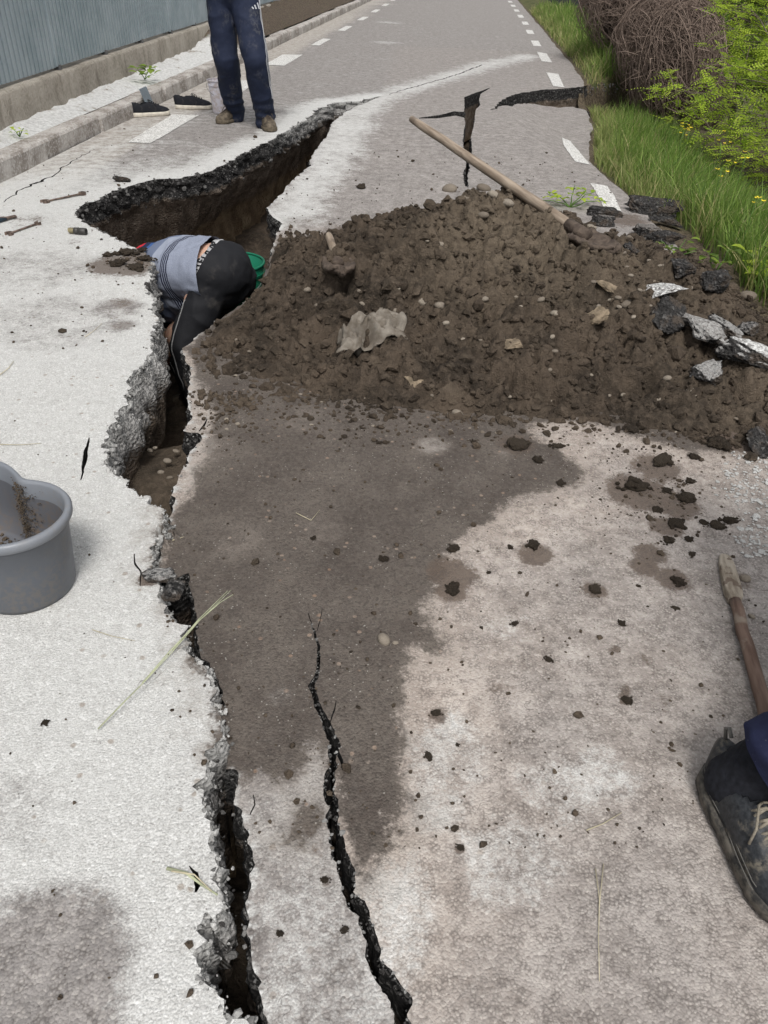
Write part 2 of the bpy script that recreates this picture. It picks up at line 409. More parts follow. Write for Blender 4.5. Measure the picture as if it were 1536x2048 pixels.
for i, o_ in enumerate(origs):
    for q in o_:
        if zflag[q]: zf[i] = zflag[q]; break
rv = rv[used]; zf = zf[used]
x, y = rv[:, 0], rv[:, 1]
def surf_z(x, y, zf=None):
    x = np.asarray(x, float); y = np.asarray(y, float); zf = np.zeros(len(x), int) if zf is None else zf
    right = (pip(x, y, RIGHT_POLY) & (zf != 1)) | (zf == 2)
    bel = (below_gap(x, y) & (zf != 3)) | (zf == 4)
    z = np.where(right & (bel | (zf == 2)), dropz(x, y, True), 0.0)
    return np.where(zf == 3, 0.0, z)
_sx = np.arange(-3, 4, .02); _sy = np.arange(-1, 12, .02); _X, _Y = np.meshgrid(_sx, _sy); _SR = np.zeros(_X.size, bool)
_d = RIGHT_POLY
for i in range(0, len(_sy)):                          # scan-line raster of the sunken side, for quick look-ups
    yy0 = _sy[i]; a_, b_ = _d, np.roll(_d, -1, 0); m_ = (a_[:, 1] > yy0) != (b_[:, 1] > yy0)
    xc = a_[m_, 0]+(yy0-a_[m_, 1])*(b_[m_, 0]-a_[m_, 0])/(b_[m_, 1]-a_[m_, 1])
    _SR[i*len(_sx):(i+1)*len(_sx)] = (np.sum(xc[:, None] > _sx[None], 0) % 2) == 1
_SR = _SR.reshape(len(_sy), len(_sx))
def SZ(x, y):
    i, j = int(round((y+1)/.02)), int(round((x+3)/.02))
    if not (0 <= i < len(_sy) and 0 <= j < len(_sx)) or not _SR[i, j]: return 0.0
    if x > GAPX[0] and y > np.interp(x, GAPX, GAPY): return 0.0
    return float(dropz(x, y))
def relief(x, y): return .004*fbm(p3(x*3, y*3), 3, 70)+.0016*fbm(p3(x*30, y*30), 2, 71)
z = surf_z(x, y, zf)+relief(x, y)
def GS(px, py):
    """pixel -> place on the road surface"""
    p = G(px, py)
    for _ in range(4): p = G(px, py, SZ(p[0], p[1]))
    return p
# ---- stains, dust and mud with shapes of their own
def wp(px): return np.array([GS(*p)[:2] for p in px])
WET = wp([(560, 478), (640, 470), (720, 470), (860, 440), (1000, 430), (1250, 500), (1340, 560), (1560, 780), (1560, 900), (1380, 905), (1300, 880), (1200, 850), (1130, 838), (1062, 852), (1072, 878), (1122, 900), (1164, 942), (1140, 972), (1080, 982), (1022, 1002), (972, 1050),
          (925, 1065), (890, 1100), (878, 1150), (868, 1180), (840, 1208), (850, 1240), (886, 1272), (878, 1300), (822, 1302), (810, 1340), (806, 1400), (794, 1450), (806, 1482),
          (812, 1600), (790, 1662), (760, 1700), (726, 1750), (700, 1722), (676, 1660), (664, 1560), (658, 1500), (640, 1475), (615, 1505), (584, 1558), (545, 1566), (492, 1562), (468, 1535),
          (430, 1500), (420, 1390), (380, 1300), (360, 1180), (300, 1140), (330, 1010), (385, 985), (410, 900), (425, 820), (370, 700)])
WET2 = wp([(552, 1650), (600, 1600), (655, 1590), (662, 1640), (640, 1690), (590, 1702), (556, 1690)])
swet = np.maximum(sdf(x, y, WET), sdf(x, y, WET2)-.012)
isright = pip(x, y, RIGHT_POLY)
leftside = ~isright
def blob(px, py, r, soft=1.0):
    c = GS(px, py); k = r/ (FPX/np.linalg.norm(c-CP)); d = np.hypot(x-c[0], y-c[1]); return np.clip(1-d/(k*1.3), 0, 1)
dust = np.where(leftside & (y < 6), .92*(1-.55*sstep(4.3, 5.8, y)), .12)
dust = np.where(leftside & (y >= 6), .35-.2*sstep(6, 9, y), dust)
rimd = segdist(x, y, CL, False); dust = np.where(leftside, np.maximum(dust, (1-sstep(.05, .45, rimd))*.9), dust)
for (a, b, r, k) in ((60, 1960, 150, .95), (10, 2080, 150, .9), (30, 1620, 70, .25), (120, 640, 130, .30), (60, 540, 110, .35), (240, 615, 45, .5), (245, 650, 30, .5), (420, 265, 90, .6), (330, 300, 70, .4)):
    dust = np.where(leftside, dust*(1-k*sstep(0, .55, blob(a, b, r))), dust)
def poly_d(px, f, k):
    global dust
    s = sdf(x, y, wp(px)); dust = np.where(isright | (y > 6), np.maximum(dust, k*sstep(-f, f*.4, s)), dust)
poly_d([(540, 425), (600, 330), (660, 255), (760, 200), (740, 250), (690, 330), (640, 380), (620, 440), (570, 445)], .25, .72)
poly_d([(480, 1570), (550, 1576), (600, 1540), (646, 1480), (655, 1540), (664, 1640), (690, 1745), (740, 1900), (785, 2060), (520, 2060), (510, 1740)], .03, .42)
poly_d([(730, 1760), (850, 1720), (840, 1850), (800, 1990), (760, 1930), (730, 1830)], .06, .5)
poly_d([(820, 1480), (900, 1440), (960, 1500), (900, 1640), (830, 1640)], .06, .55)
poly_d([(930, 1680), (1040, 1640), (1120, 1720), (1060, 1800), (950, 1790)], .06, .55)
poly_d([(1050, 1540), (1200, 1500), (1260, 1560), (1150, 1640), (1050, 1620)], .06, .4)
poly_d([(385, 740), (425, 760), (430, 900), (385, 985), (350, 985), (375, 925)], .05, .38)
sk = segdist(x, y, wp([(650, 240), (760, 195), (830, 172), (900, 152), (980, 128), (1060, 112)]), False)
dust = np.where((y > 6), np.maximum(dust, .68*(1-sstep(.03, .42, sk))), dust)
for (a, b, r, k) in ((865, 892, 38, .5), (1085, 868, 18, .3), (560, 1395, 30, .35), (515, 1440, 20, .3), (470, 1370, 30, .2), (640, 1060, 50, .12), (470, 1080, 45, .12), (780, 45, 25, .5), (775, 85, 25, .5), (1020, 1250, 60, .3), (780, 840, 20, .3), (1010, 905, 20, .35)):
    dust = np.maximum(dust, k*sstep(0, .6, blob(a, b, r)))
dryp = np.zeros(len(x))
for (a, b, r, k) in ((865, 892, 34, .55), (560, 1395, 24, .35), (640, 1060, 50, .15), (1010, 905, 18, .3), (470, 1080, 60, .15), (620, 840, 60, .15), (400, 900, 60, .35)):
    dryp = np.maximum(dryp, k*sstep(0, .6, blob(a, b, r)))
mud = np.zeros(len(x))
for (a, b, r, k) in ((1070, 1110, 42, .8), (1300, 1110, 40, .7), (1290, 1135, 36, .8), (1345, 1160, 40, .8), (905, 1150, 60, .8), (905, 1185, 40, .8), (1275, 985, 70, .9), (1350, 1010, 55, .8), (1310, 935, 60, .7), (872, 1432, 24, .8), (1250, 1400, 18, .8), (1255, 1380, 14, .7),
                     (1190, 1180, 30, .8), (1030, 890, 50, .6), (1330, 1055, 40, .7), (920, 1695, 14, .8), (1230, 1300, 14, .7), (1290, 1320, 22, .5), (1320, 1400, 40, .35), (1000, 1380, 40, .3), (980, 1180, 20, .4), (250, 530, 80, .8), (290, 510, 50, .9), (60, 440, 60, .35), (640, 1700, 24, .5), (655, 1760, 18, .6), (240, 605, 36, .45), (245, 650, 30, .45), (150, 485, 25, .4), (700, 470, 70, .7), (620, 490, 60, .9), (600, 440, 40, .4), (1250, 440, 60, .6), (1400, 560, 120, .9), (1500, 690, 140, .95), (1450, 850, 110, .8),
                     (690, 1855, 22, .35), (560, 1870, 16, .4), (620, 1660, 30, .3), (1480, 1160, 30, .4), (300, 1160, 24, .9), (520, 1740, 14, .5)):
    mud = np.maximum(mud, k*sstep(0, .7, blob(a, b, r)))
tan = np.where(isright, (1-sstep(.0, .35, -swet))*.55+.48, .0)*(1-sstep(3.2, 4.5, y)*.75)
bm_ = (crB[0]+crB[1])/2; bo_ = np.argsort(bm_[:, 1]); tan = np.where((y < bm_[:, 1].max()-.1) & (x < np.interp(y, bm_[bo_, 1], bm_[bo_, 0])), tan*.15, tan)
gut = np.where(leftside, 1-sstep(-.06, .04, x-(KX(y)+.42)), 0)
dashp = []
ROADM = NT('cracked_asphalt', .93, .25); n = ROADM
wv = n.warp(70, .005)
nbig = n.noise(2.6, 3, .6); nmid = n.noise(14, 4, .65); nfin = n.noise(85, 3, .7); nvf = n.noise(340, 2, .6)
ag = n.n('ShaderNodeTexVoronoi'); ag.inputs['Scale'].default_value = 205; n.t.links.new(wv, ag.inputs['Vector']); ar = n.sep(ag.outputs['Color']); aggd = ag.outputs['Distance']
ag2 = n.n('ShaderNodeTexVoronoi'); ag2.inputs['Scale'].default_value = 62; n.t.links.new(wv, ag2.inputs['Vector']); a2 = n.sep(ag2.outputs['Color']); agg2d = ag2.outputs['Distance']
crev = n.math('MULTIPLY', n.step(.32, .66, aggd), n.step(.42, .62, n.noise(38, 3, .6)))
base = n.mix(n.step(.3, .7, nmid), (.21, .196, .187), (.315, .294, .28))
base = n.mix(n.math('MULTIPLY', n.step(.6, 1.0, ar[0]), .55), base, (.45, .42, .39))
base = n.mix(n.math('MULTIPLY', n.step(.3, .0, ar[1]), .45), base, (.11, .10, .095))
tanc = n.mix(n.step(.35, .65, nmid), (.345, .296, .260), (.50, .44, .393))
tanc = n.mix(n.math('MULTIPLY', n.step(.6, 1., ar[0]), .5), tanc, (.58, .52, .465))
tanc = n.mix(n.math('MULTIPLY', n.step(.25, .0, ar[1]), .4), tanc, (.24, .195, .165))
tf = n.math('MULTIPLY', n.attr('tan'), n.step(.25, .75, n.math('ADD', nbig, n.math('MULTIPLY', n.math('SUBTRACT', nfin, .5), .5)), .6, 1.25))
c = n.mix(tf, base, tanc)
gc = n.mix(n.step(.35, .65, nmid), (.34, .31, .275), (.50, .465, .42)); c = n.mix(n.math('MULTIPLY', n.attr('gut'), .85), c, gc)
dn = n.math('ADD', n.math('MULTIPLY', n.math('SUBTRACT', nmid, .5), 1.9), n.math('MULTIPLY', n.math('SUBTRACT', nfin, .5), 1.7))
dn = n.math('ADD', dn, n.math('MULTIPLY', n.math('SUBTRACT', nbig, .5), 1.2))
df = n.step(.12, .95, n.math('ADD', n.attr('dust'), n.math('MULTIPLY', dn, n.math('MULTIPLY', n.step(0, .3, n.attr('dust')), n.math('SUBTRACT', 1.05, n.math('MULTIPLY', n.attr('dust'), .8))))))
dustc = n.mix(n.step(.25, .75, nvf), (.44, .436, .42), (.685, .685, .665))
dustc = n.mix(n.math('MULTIPLY', n.step(.60, .75, nfin), .30), dustc, (.38, .37, .35)); dustc = n.mix(n.math('MULTIPLY', n.step(.70, .95, ar[1]), .30), dustc, (.34, .33, .315)); dustc = n.mix(n.math('MULTIPLY', n.step(.80, 1., ar[0]), .5), dustc, (.80, .80, .785))
dustc = n.mix(n.math('MULTIPLY', n.step(.90, .97, ar[2]), n.step(.5, .2, aggd, 0, .6)), dustc, (.22, .205, .19))
dustc = n.mix(n.math('MULTIPLY', n.step(.965, .98, a2[0]), n.step(.5, .25, agg2d, 0, .7)), dustc, (.30, .255, .21))
c = n.mix(n.math('MULTIPLY', df, .95), c, dustc)
wn_ = n.math('ADD', n.math('MULTIPLY', n.math('SUBTRACT', nmid, .5), .11), n.math('MULTIPLY', n.math('SUBTRACT', nfin, .5), .085))
wf = n.step(-.016, .018, n.math('ADD', n.attr('swet'), wn_))
wf = n.math('MULTIPLY', wf, n.math('SUBTRACT', 1, n.math('MULTIPLY', n.attr('dryp'), n.step(.35, .6, nmid, .3, 1.15))))
wetc = n.mix(n.step(.3, .72, n.noise(7, 4, .65)), (.078, .0635, .0545), (.130, .110, .094))
wetc = n.mix(n.math('MULTIPLY', n.step(.4, .7, nfin), .4), wetc, (.17, .150, .128))
wetc = n.mix(n.math('MULTIPLY', n.step(.35, .1, ar[1]), .45), wetc, (.040, .034, .029))
speck = n.math('MULTIPLY', n.step(.955, .97, a2[1]), n.step(.40, .22, agg2d))
wetc = n.mix(n.math('MULTIPLY', speck, .65), wetc, n.mix(a2[2], (.38, .34, .29), (.27, .16, .10)))
sp2 = n.math('MULTIPLY', n.step(.972, .98, ar[2]), n.step(.45, .25, aggd)); wetc = n.mix(n.math('MULTIPLY', sp2, .6), wetc, (.42, .40, .36))
wf2 = n.math('MULTIPLY', n.step(-.085, .02, n.math('ADD', n.attr('swet'), n.math('MULTIPLY', wn_, 1.6))), n.step(.3, .65, nmid, .15, .6)); c = n.mix(wf2, c, n.mix(nfin, (.17, .142, .118), (.27, .228, .19)))
c = n.mix(wf, c, wetc)
mudf = n.step(.25, .62, n.math('ADD', n.attr('mud'), n.math('MULTIPLY', n.math('SUBTRACT', n.math('ADD', nmid, n.math('MULTIPLY', nfin, .9)), .95), 1.1)))
mudf = n.math('MULTIPLY', mudf, n.step(0.02, .2, n.attr('mud')))
mudc = n.mix(nfin, (.075, .054, .042), (.145, .11, .086)); c = n.mix(n.math('MULTIPLY', mudf, .85), c, mudc)
c = n.mix(n.math('MULTIPLY', crev, n.math('SUBTRACT', .50, n.math('MULTIPLY', df, .36))), c, (.085, .072, .064))
ce2 = n.voro(8, 'DISTANCE_TO_EDGE', vec=n.warp(14, .12)); hair = n.math('MULTIPLY', n.step(.010, .0, ce2), n.step(.56, .66, nmid))
c = n.mix(n.math('MULTIPLY', hair, .6), c, (.06, .05, .044))
n.col(c)
n.rough(n.math('SUBTRACT', .95, n.math('MULTIPLY', wf, n.step(.3, .7, nfin, .12, .30))))
hgt = n.math('ADD', n.math('MULTIPLY', n.math('SUBTRACT', .6, aggd), 1.0), n.math('MULTIPLY', nfin, .45))
hgt = n.math('ADD', hgt, n.math('MULTIPLY', nvf, .5)); hgt = n.math('ADD', hgt, n.math('MULTIPLY', n.math('SUBTRACT', .5, agg2d), .35))
n.bump(hgt, .6, .0036)
ROAD = obj('road', np.stack([x, y, z], -1), rf, ROADM.m, attrs=dict(swet=np.clip(swet, -1, 1), dust=dust, dryp=dryp, mud=mud, tan=tan, gut=gut))
bm = bmesh.new(); bm.from_mesh(ROAD.data)
for f_ in bm.faces:
    if f_.normal.z < 0: f_.normal_flip()
bm.to_mesh(ROAD.data); bm.free()
tag(ROAD, kind='structure', label='cracked grey asphalt road split by a long fissure')

# ---- broken edges: asphalt layer over soil
EM = NT('broken_asphalt_edge', .92, .3); n = EM
dp = n.math('ADD', n.attr('depth'), n.math('MULTIPLY', n.math('SUBTRACT', n.noise(18, 4, .6), .5), .06))
nf = n.noise(120, 4, .7); vc = n.sep(n.voro(95, out='Color', vec=n.warp(50, .01)))
blk = n.mix(n.step(.3, .75, nf), (.009, .0085, .0085), (.036, .034, .033)); blk = n.mix(n.step(.80, .97, vc[0]), blk, (.10, .096, .092))
soil = n.mix(n.step(.3, .7, n.noise(16, 5, .65)), (.11, .083, .062), (.24, .19, .148)); soil = n.mix(n.math('MULTIPLY', n.step(.75, .92, vc[1]), .6), soil, (.33, .28, .23))
tn = n.mix(n.step(.35, .7, n.noise(9, 4, .6)), (.16, .11, .066), (.36, .275, .18))
dirtg = n.mix(n.step(.3, .7, nf), (.20, .19, .18), (.46, .45, .435))
c = n.mix(n.step(.10, .135, dp), blk, soil); c = n.mix(n.step(.36, .46, dp), c, tn)
dk = n.math('MULTIPLY', n.attr('dusty'), n.step(.30, .0, dp)); dk = n.step(.25, .6, n.math('ADD', dk, n.math('MULTIPLY', n.math('SUBTRACT', nf, .5), 1.2)))
c = n.mix(n.math('MULTIPLY', dk, .9), c, n.mix(n.step(.08, .0, dp), dirtg, (.50, .495, .475)))
n.col(c); n.bump(n.math('ADD', n.math('MULTIPLY', nf, .8), n.voro(95, vec=n.warp(50, .01))), .9, .012)
DEP = np.array([0, .005, .012, .02, .03, .041, .053, .066, .08, .095, .11, .125, .14, .17, .21, .27, .35, .45, .58, .75, .95, 1.2])
WALLV = {}
def wall(name, ch, side, zt, a_in, cut, dusty, seed, depth=1.2, rough=1.0, parent=ROAD, asph=.13, label=None):
    nrm = normals2(ch, side, 6); D = DEP[DEP <= depth+1e-6]; m = len(ch); V = np.zeros((len(D), m, 3)); A = np.zeros((len(D), m)); Dz = np.zeros((len(D), m))
    a_in = np.broadcast_to(np.asarray(a_in, float), (m,)); cut = np.broadcast_to(np.asarray(cut, float), (m,)); dusty = np.broadcast_to(np.asarray(dusty, float), (m,))
    for k, d in enumerate(D):
        off = a_in*sstep(0, asph, d)*(.6+.9*np.clip(fbm(p3(ch[:, 0]*14, ch[:, 1]*14, d*6), 3, seed)+.3, 0, 1))
        off = off-cut*sstep(asph+.02, .5, d)+np.where(d > asph, -.018*rough*sstep(asph, asph+.03, d), 0)
        if k > 0:
            am = min(1, d/.02)*rough
            off = off+am*(.018*fbm(p3(ch[:, 0]*30, ch[:, 1]*30, d*30), 3, seed+3)+.009*fbm(p3(ch[:, 0]*75, ch[:, 1]*75, d*75), 2, seed+4)+.016*fbm(p3(ch[:, 0]*9, ch[:, 1]*9, d*9), 3, seed+5)*sstep(.05, .25, d))
        zz = zt-d+(0 if k == 0 else 1)*.006*rough*fbm(p3(ch[:, 0]*40, ch[:, 1]*40, d*40), 2, seed+6)*min(1, d/.02)
        if k == 0: zz = zz-.0006
        V[k, :, 0] = ch[:, 0]+nrm[:, 0]*off; V[k, :, 1] = ch[:, 1]+nrm[:, 1]*off; V[k, :, 2] = zz; A[k] = dusty; Dz[k] = d
    WALLV[seed] = (V.copy(), A[0].copy()); V = V.reshape(-1, 3); F_ = []
    for k in range(len(D)-1):
        for i in range(m-1):
            q = (k*m+i, k*m+i+1, (k+1)*m+i+1, (k+1)*m+i); F_.append(q if side > 0 else q[::-1])
    o = obj(name, V, F_, EM.m, parent, True, dict(depth=Dz.ravel(), dusty=A.ravel()))
    if label: o['label'] = label
    return o
def zt_of(ch, flag): return surf_z(ch[:, 0], ch[:, 1], np.full(len(ch), flag))+relief(ch[:, 0], ch[:, 1])
yl = CL[:, 1]; il = np.arange(len(CL)); ifar = int(np.argmin(CL[:, 0])); far = il > ifar
a_l = np.where(far, .02, np.interp(yl, [0, 1.0, 1.3, 1.6, 1.9, 2.6, 2.9, 4.2], [.008, .010, .006, .014, .030, .036, .02, .01]))
c_l = np.where(far, np.interp(CL[:, 0], [-1.7, -1.2, -.8, -.2], [.1, .22, .12, .0]), np.interp(yl, [0, 1.5, 2.6, 3.0, 4.2], [0, .02, .06, .4, .4]))
d_l = np.where(far, .12+.5*sstep(5.6, 7.5, yl), np.interp(yl, [0, 1.4, 2.6, 3.2, 3.9, 4.2], [.95, .9, .85, .7, .5, .1]))
wall('broken_edge', CL, 1, zt_of(CL, 1), a_l, c_l, d_l, 100, rough=1+1.5*sstep(3., 5., yl))
yr = CR[:, 1]; c_r = np.interp(yr, [0, 1, 1.7, 2.5, 3, 5, 8], [.02, .02, .02, .06, .12, .1, .0])
wall('broken_edge', CR, -1, zt_of(CR, 2), .004, c_r, .25, 110)
for i, (a, b) in enumerate([crB, crB2, crB3]+thin):
    for ch, s in ((a, 1), (b, -1)):
        s2 = s if False else None
        zt = zt_of(ch, 0); mid = (a.mean(0)+b.mean(0))/2
        nn = normals2(ch, 1, 3); other = b if ch is a else a; side = 1 if np.mean(np.sum(nn*(other-ch), 1)) > 0 else -1
        wall('crack_face', ch, side, zt, .004 if i == 0 else .001, .0, .05, 120+i, .45 if i < 3 else .14, .3 if i == 0 else .12)
cc = np.vstack([crC, crC[:1]]); ar_ = 0.5*np.sum(cc[:-1, 0]*cc[1:, 1]-cc[1:, 0]*cc[:-1, 1])
wall('crack_face', cc, -1 if ar_ > 0 else 1, zt_of(cc, 0), .004, 0, .0, 140, .45, .5)
DTc = DT[DT[:, 0] < EX(DT[:, 1])+.06]; DBc = DB[DB[:, 0] < EX(DB[:, 1])+.06]
wall('broken_edge', DTc, 1, zt_of(DTc, 3), .01, .02, .0, 150, .58, 1.0); wall('broken_edge', DBc, -1, zt_of(DBc, 4), .0, .05, .0, 151, .45, .6)

# ---- soil below
SM = NT('damp_soil', .95, .2); n = SM
s1 = n.noise(5, 5, .6); s2 = n.noise(38, 5, .65); s3 = n.noise(160, 3, .6); vc = n.sep(n.voro(70, out='Color'))
c = n.mix(n.step(.32, .68, s1), (.030, .0235, .0175), (.088, .067, .049)); c = n.mix(n.math('MULTIPLY', n.step(.42, .72, s2), .5), c, (.135, .104, .078))
c = n.mix(n.math('MULTIPLY', n.step(.6, .75, s3), .3), c, (.18, .145, .115)); c = n.mix(n.math('MULTIPLY', n.step(.45, .2, s2), .5), c, (.026, .019, .015))
c = n.mix(n.math('MULTIPLY', n.attr('dry'), n.step(.3, .65, s2, .35, .85)), c, (.165, .132, .096))
n.col(c); n.bump(n.math('ADD', s2, n.math('MULTIPLY', s3, .6)), 1.0, .014); SOIL = SM.m
fy = [-1, .3, .6, .8, .95, 1.3, 1.7, 1.9, 2.05, 2.35, 2.55, 2.9, 3.2, 4, 6, 8, 11]; fz = [-.35, -.33, -.30, -.42, -.6, -.6, -.45, -.32, -.29, -.33, -.55, -.85, -.9, -.9, -.75, -.55, -.5]
X, Y = np.meshgrid(np.arange(-2.6, 3.6, .03), np.arange(-.8, 10.6, .03)); X = X.ravel(); Y = Y.ravel(); nx_ = len(np.arange(-2.6, 3.6, .03)); ny_ = len(X)//nx_
Z = np.interp(Y, fy, fz); Z = np.where(X > .0, np.minimum(-.55, Z), Z); Z = np.where((X > .8) & (Y > 6.5), -.30-.1*sstep(1, 2.5, X), Z)
Z = Z+.06*lumps(X, Y, .16, 3)+.03*lumps(X, Y, .07, 4)+.02*fbm(p3(X*6, Y*6), 3, 5)
def gridf(nx, ny): i = np.arange((ny-1)*nx).reshape(ny-1, nx)[:, :-1].ravel(); return np.stack([i, i+1, i+nx+1, i+nx], -1)
pf = obj('pit_floor', np.stack([X, Y, Z], -1), gridf(nx_, ny_), SOIL, attrs=dict(dry=np.where(Y < 2.6, .35, .0)))
tag(pf, kind='structure', label='brown soil at the bottom of the fissure')

# ---- painted dashes
PM = NT('worn_white_paint', .75, .3); n = PM
k = n.step(.50, .60, n.math('ADD', n.math('MULTIPLY', n.noise(70, 4, .7), .8), n.math('MULTIPLY', n.voro(150), .25)))
n.col(n.mix(n.math('MULTIPLY', k, .8), n.mix(n.noise(8, 3), (.62, .61, .58), (.78, .775, .75)), (.24, .225, .21))); n.bump(n.noise(150, 3), .5, .003); PAINT = PM.m
def patch(name, poly, mat, lift=.004, parent=ROAD):
    """thin sheet draped on the road"""
    poly = np.asarray(poly); mn, mx = poly.min(0), poly.max(0); ds = max(.02, (mx-mn).max()/24); e = resample(np.vstack([poly, poly[:1]]), ds, 0)[:-1]
    X, Y = np.meshgrid(np.arange(mn[0], mx[0], ds), np.arange(mn[1], mx[1], ds)); g = np.stack([X.ravel(), Y.ravel()], -1)
    g = g[sdf(g[:, 0], g[:, 1], poly) > ds*.5]; n = len(e); e = e+.004*np.stack([vnoise(p3(e[:, 0]*60, e[:, 1]*60)), vnoise(p3(e[:, 1]*60, e[:, 0]*60))], -1)
    r_ = delaunay_2d_cdt([Vector(q) for q in np.vstack([e, g]).tolist()], [(i, (i+1) % n) for i in range(n)], [], 1, 1e-6)
    v = np.array([q[:] for q in r_[0]]); zz = surf_z(v[:, 0], v[:, 1])+relief(v[:, 0], v[:, 1])+lift
    f = []
    for t in r_[2]:
        a, b, c_ = v[t[0]], v[t[1]], v[t[2]]; f.append(t if (b[0]-a[0])*(c_[1]-a[1])-(b[1]-a[1])*(c_[0]-a[0]) > 0 else t[::-1])
    return obj(name, np.column_stack([v, zz]), f, mat, parent)
def zp(l, ox, oy, s): return np.array([GS(ox+a/s, oy+b/s)[:2] for a, b in l])
patch('lane_marking', zp([(1105, 598), (1165, 625), (1225, 700), (1295, 785), (1195, 765), (1120, 660)], 800, 100, 3.413), PAINT)
patch('lane_marking', zp([(1300, 912), (1412, 930), (1460, 1000), (1520, 1125), (1420, 1125), (1350, 1000)], 800, 100, 3.413), PAINT)
patch('lane_marking', zp([(1000, 155), (1080, 165), (1122, 258), (1045, 248)], 800, 100, 3.413), PAINT)
patch('lane_marking', zp([(935, 15), (1000, 25), (1038, 87), (968, 80)], 800, 100, 3.413), PAINT)
for y0 in np.arange(14.95, 58, 2.37):
    xa, xb = float(DASHR(y0)), float(DASHR(y0+1.0)); patch('lane_marking', np.array([(xa-.07, y0), (xa+.06, y0), (xb+.06, y0+1.), (xb-.07, y0+1.)]), PAINT)
DASHL = polyx([(-1.95, 4.6), (-1.80, 6.82), (-1.51, 11.53), (-1.3, 13.99), (-1.11, 16.67), (-.91, 19.37), (-.7, 22.61), (-.1, 32), (2, 60)])
patch('lane_marking', np.array([G(*q)[:2] for q in ((344, 230), (398, 231), (300, 288), (255, 286))]), PAINT)
patch('lane_marking', np.array([G(*q)[:2] for q in ((478, 162), (520, 160), (470, 195), (425, 197))]), PAINT)
patch('lane_marking', np.array([G(*q)[:2] for q in ((565, 110), (606, 110), (568, 132), (528, 130))]), PAINT)
for y0 in np.arange(13.5, 58, 2.72):
    xa, xb = float(DASHL(y0)), float(DASHL(y0+1.1)); patch('lane_marking', np.array([(xa-.07, y0), (xa+.06, y0), (xb+.06, y0+1.1), (xb-.07, y0+1.1)]), PAINT)

# =================================================================== LEFT SIDE: kerb, strip, wall, fence
CM = NT('weathered_concrete', .93, .25); n = CM
a = n.noise(4, 5, .65); b = n.noise(45, 5, .65); c = n.mix(n.step(.3, .7, a), (.20, .175, .14), (.37, .335, .285)); c = n.mix(n.math('MULTIPLY', n.step(.35, .65, b), .5), c, (.42, .39, .34))
c = n.mix(n.math('MULTIPLY', n.step(.4, .25, b), .55), c, (.10, .085, .065)); st = n.noise(11, 4, .6, n.comb(n.sep(n.pos())[0], n.sep(n.pos())[1], n.math('MULTIPLY', n.sep(n.pos())[2], .25)))
c = n.mix(n.math('MULTIPLY', n.step(.52, .68, st), .5), c, (.13, .11, .085)); n.col(c); n.bump(n.math('ADD', b, n.math('MULTIPLY', n.noise(160, 3), .4)), .8, .012); CONC = CM.m
KM = NT('dusty_kerb_stone', .93, .25); n = KM
a = n.noise(6, 5, .65, n.world()); b = n.noise(60, 5, .65); c = n.mix(n.step(.35, .65, a), (.24, .21, .185), (.46, .43, .40)); c = n.mix(n.math('MULTIPLY', n.step(.5, .62, b), .6), c, (.60, .585, .56)); c = n.mix(n.math('MULTIPLY', n.step(.42, .3, b), .6), c, (.13, .11, .095)); n.col(c); n.bump(b, .8, .008); KERB = KM.m
WM = NT('cement_dusted_strip', .95, .2); n = WM
a = n.noise(5, 5, .65); b = n.noise(40, 5, .7); f_ = n.noise(190, 3, .6); c = n.mix(n.step(.35, .65, b), (.52, .515, .50), (.76, .76, .745)); c = n.mix(n.math('MULTIPLY', n.step(.57, .66, a), n.step(.4, .55, b)), c, (.28, .24, .19))
so = n.mix(n.step(.35, .65, b), (.055, .042, .032), (.15, .118, .088)); so = n.mix(n.math('MULTIPLY', n.step(.62, .7, n.noise(9, 4)), .5), so, (.10, .12, .045))
sl = n.step(.35, .65, n.math('ADD', n.attr('soil'), n.math('MULTIPLY', n.math('SUBTRACT', b, .5), .8))); n.col(n.mix(sl, c, so)); n.bump(n.math('ADD', b, n.math('MULTIPLY', f_, .4)), .9, .02); STRIP = WM.m
yk = -2.0; i = 0
KTAN = lambda y: np.array([(KX(y+.05)-KX(y-.05))/.1, 1.0])
kpro = [(0, -.08), (0, .05), (.002, .098), (.012, .114), (.03, .118), (.08, .12), (.128, .118), (.14, .11), (.14, -.08)]
ky = -1.5; joints = [-1.5]
while joints[-1] < 42: joints.append(joints[-1]+random.choice((.95, 1.0, 1.05)))
for y0, y1 in zip(joints[:-1], joints[1:]):
    mb = MB(); rr = random.Random(i); dz = rr.uniform(-.012, .012); dx = rr.uniform(-.012, .012); rings = []
    for t in np.linspace(y0+.006, y1-.006, 21):
        X0 = float(KX(t)); e = .006*mnoise.noise((t*3, i, 0))
        rings.append([(X0-.003+dx-o_ + e+.003*mnoise.noise((t*14, o_*30, h_*30))-(.012 if mnoise.noise((t*4.2, i*3, 8)) > .32 and .09 < h_ < .119 else 0), t, h_+dz*.6+(.003*mnoise.noise((t*16, o_*40, 3))-(.010 if mnoise.noise((t*4.2, i*3, 8)) > .32 and o_ < .03 else 0) if h_ > .06 else 0)) for o_, h_ in kpro])
    mb.rings(rings); k_ = mb.build('kerb_stone', KERB, smooth=False); k_['_k'] = 1
    if i == 0: kroot = empty('kerb', (float(KX(5)), 5, 0)); tag(kroot, 'long dusty concrete kerb between road gutter and white strip', 'kerb')
    k_.parent = kroot; k_.matrix_parent_inverse = Matrix.Translation((-kroot.location)); del k_['_k']; i += 1
WX = polyx([(-2.70, -2), (-2.66, 5), (-2.60, 9), (-2.52, 13), (-2.36, 17), (-1.9, 22.5), (-1.35, 28), (.1, 42)])
WTOP = .35
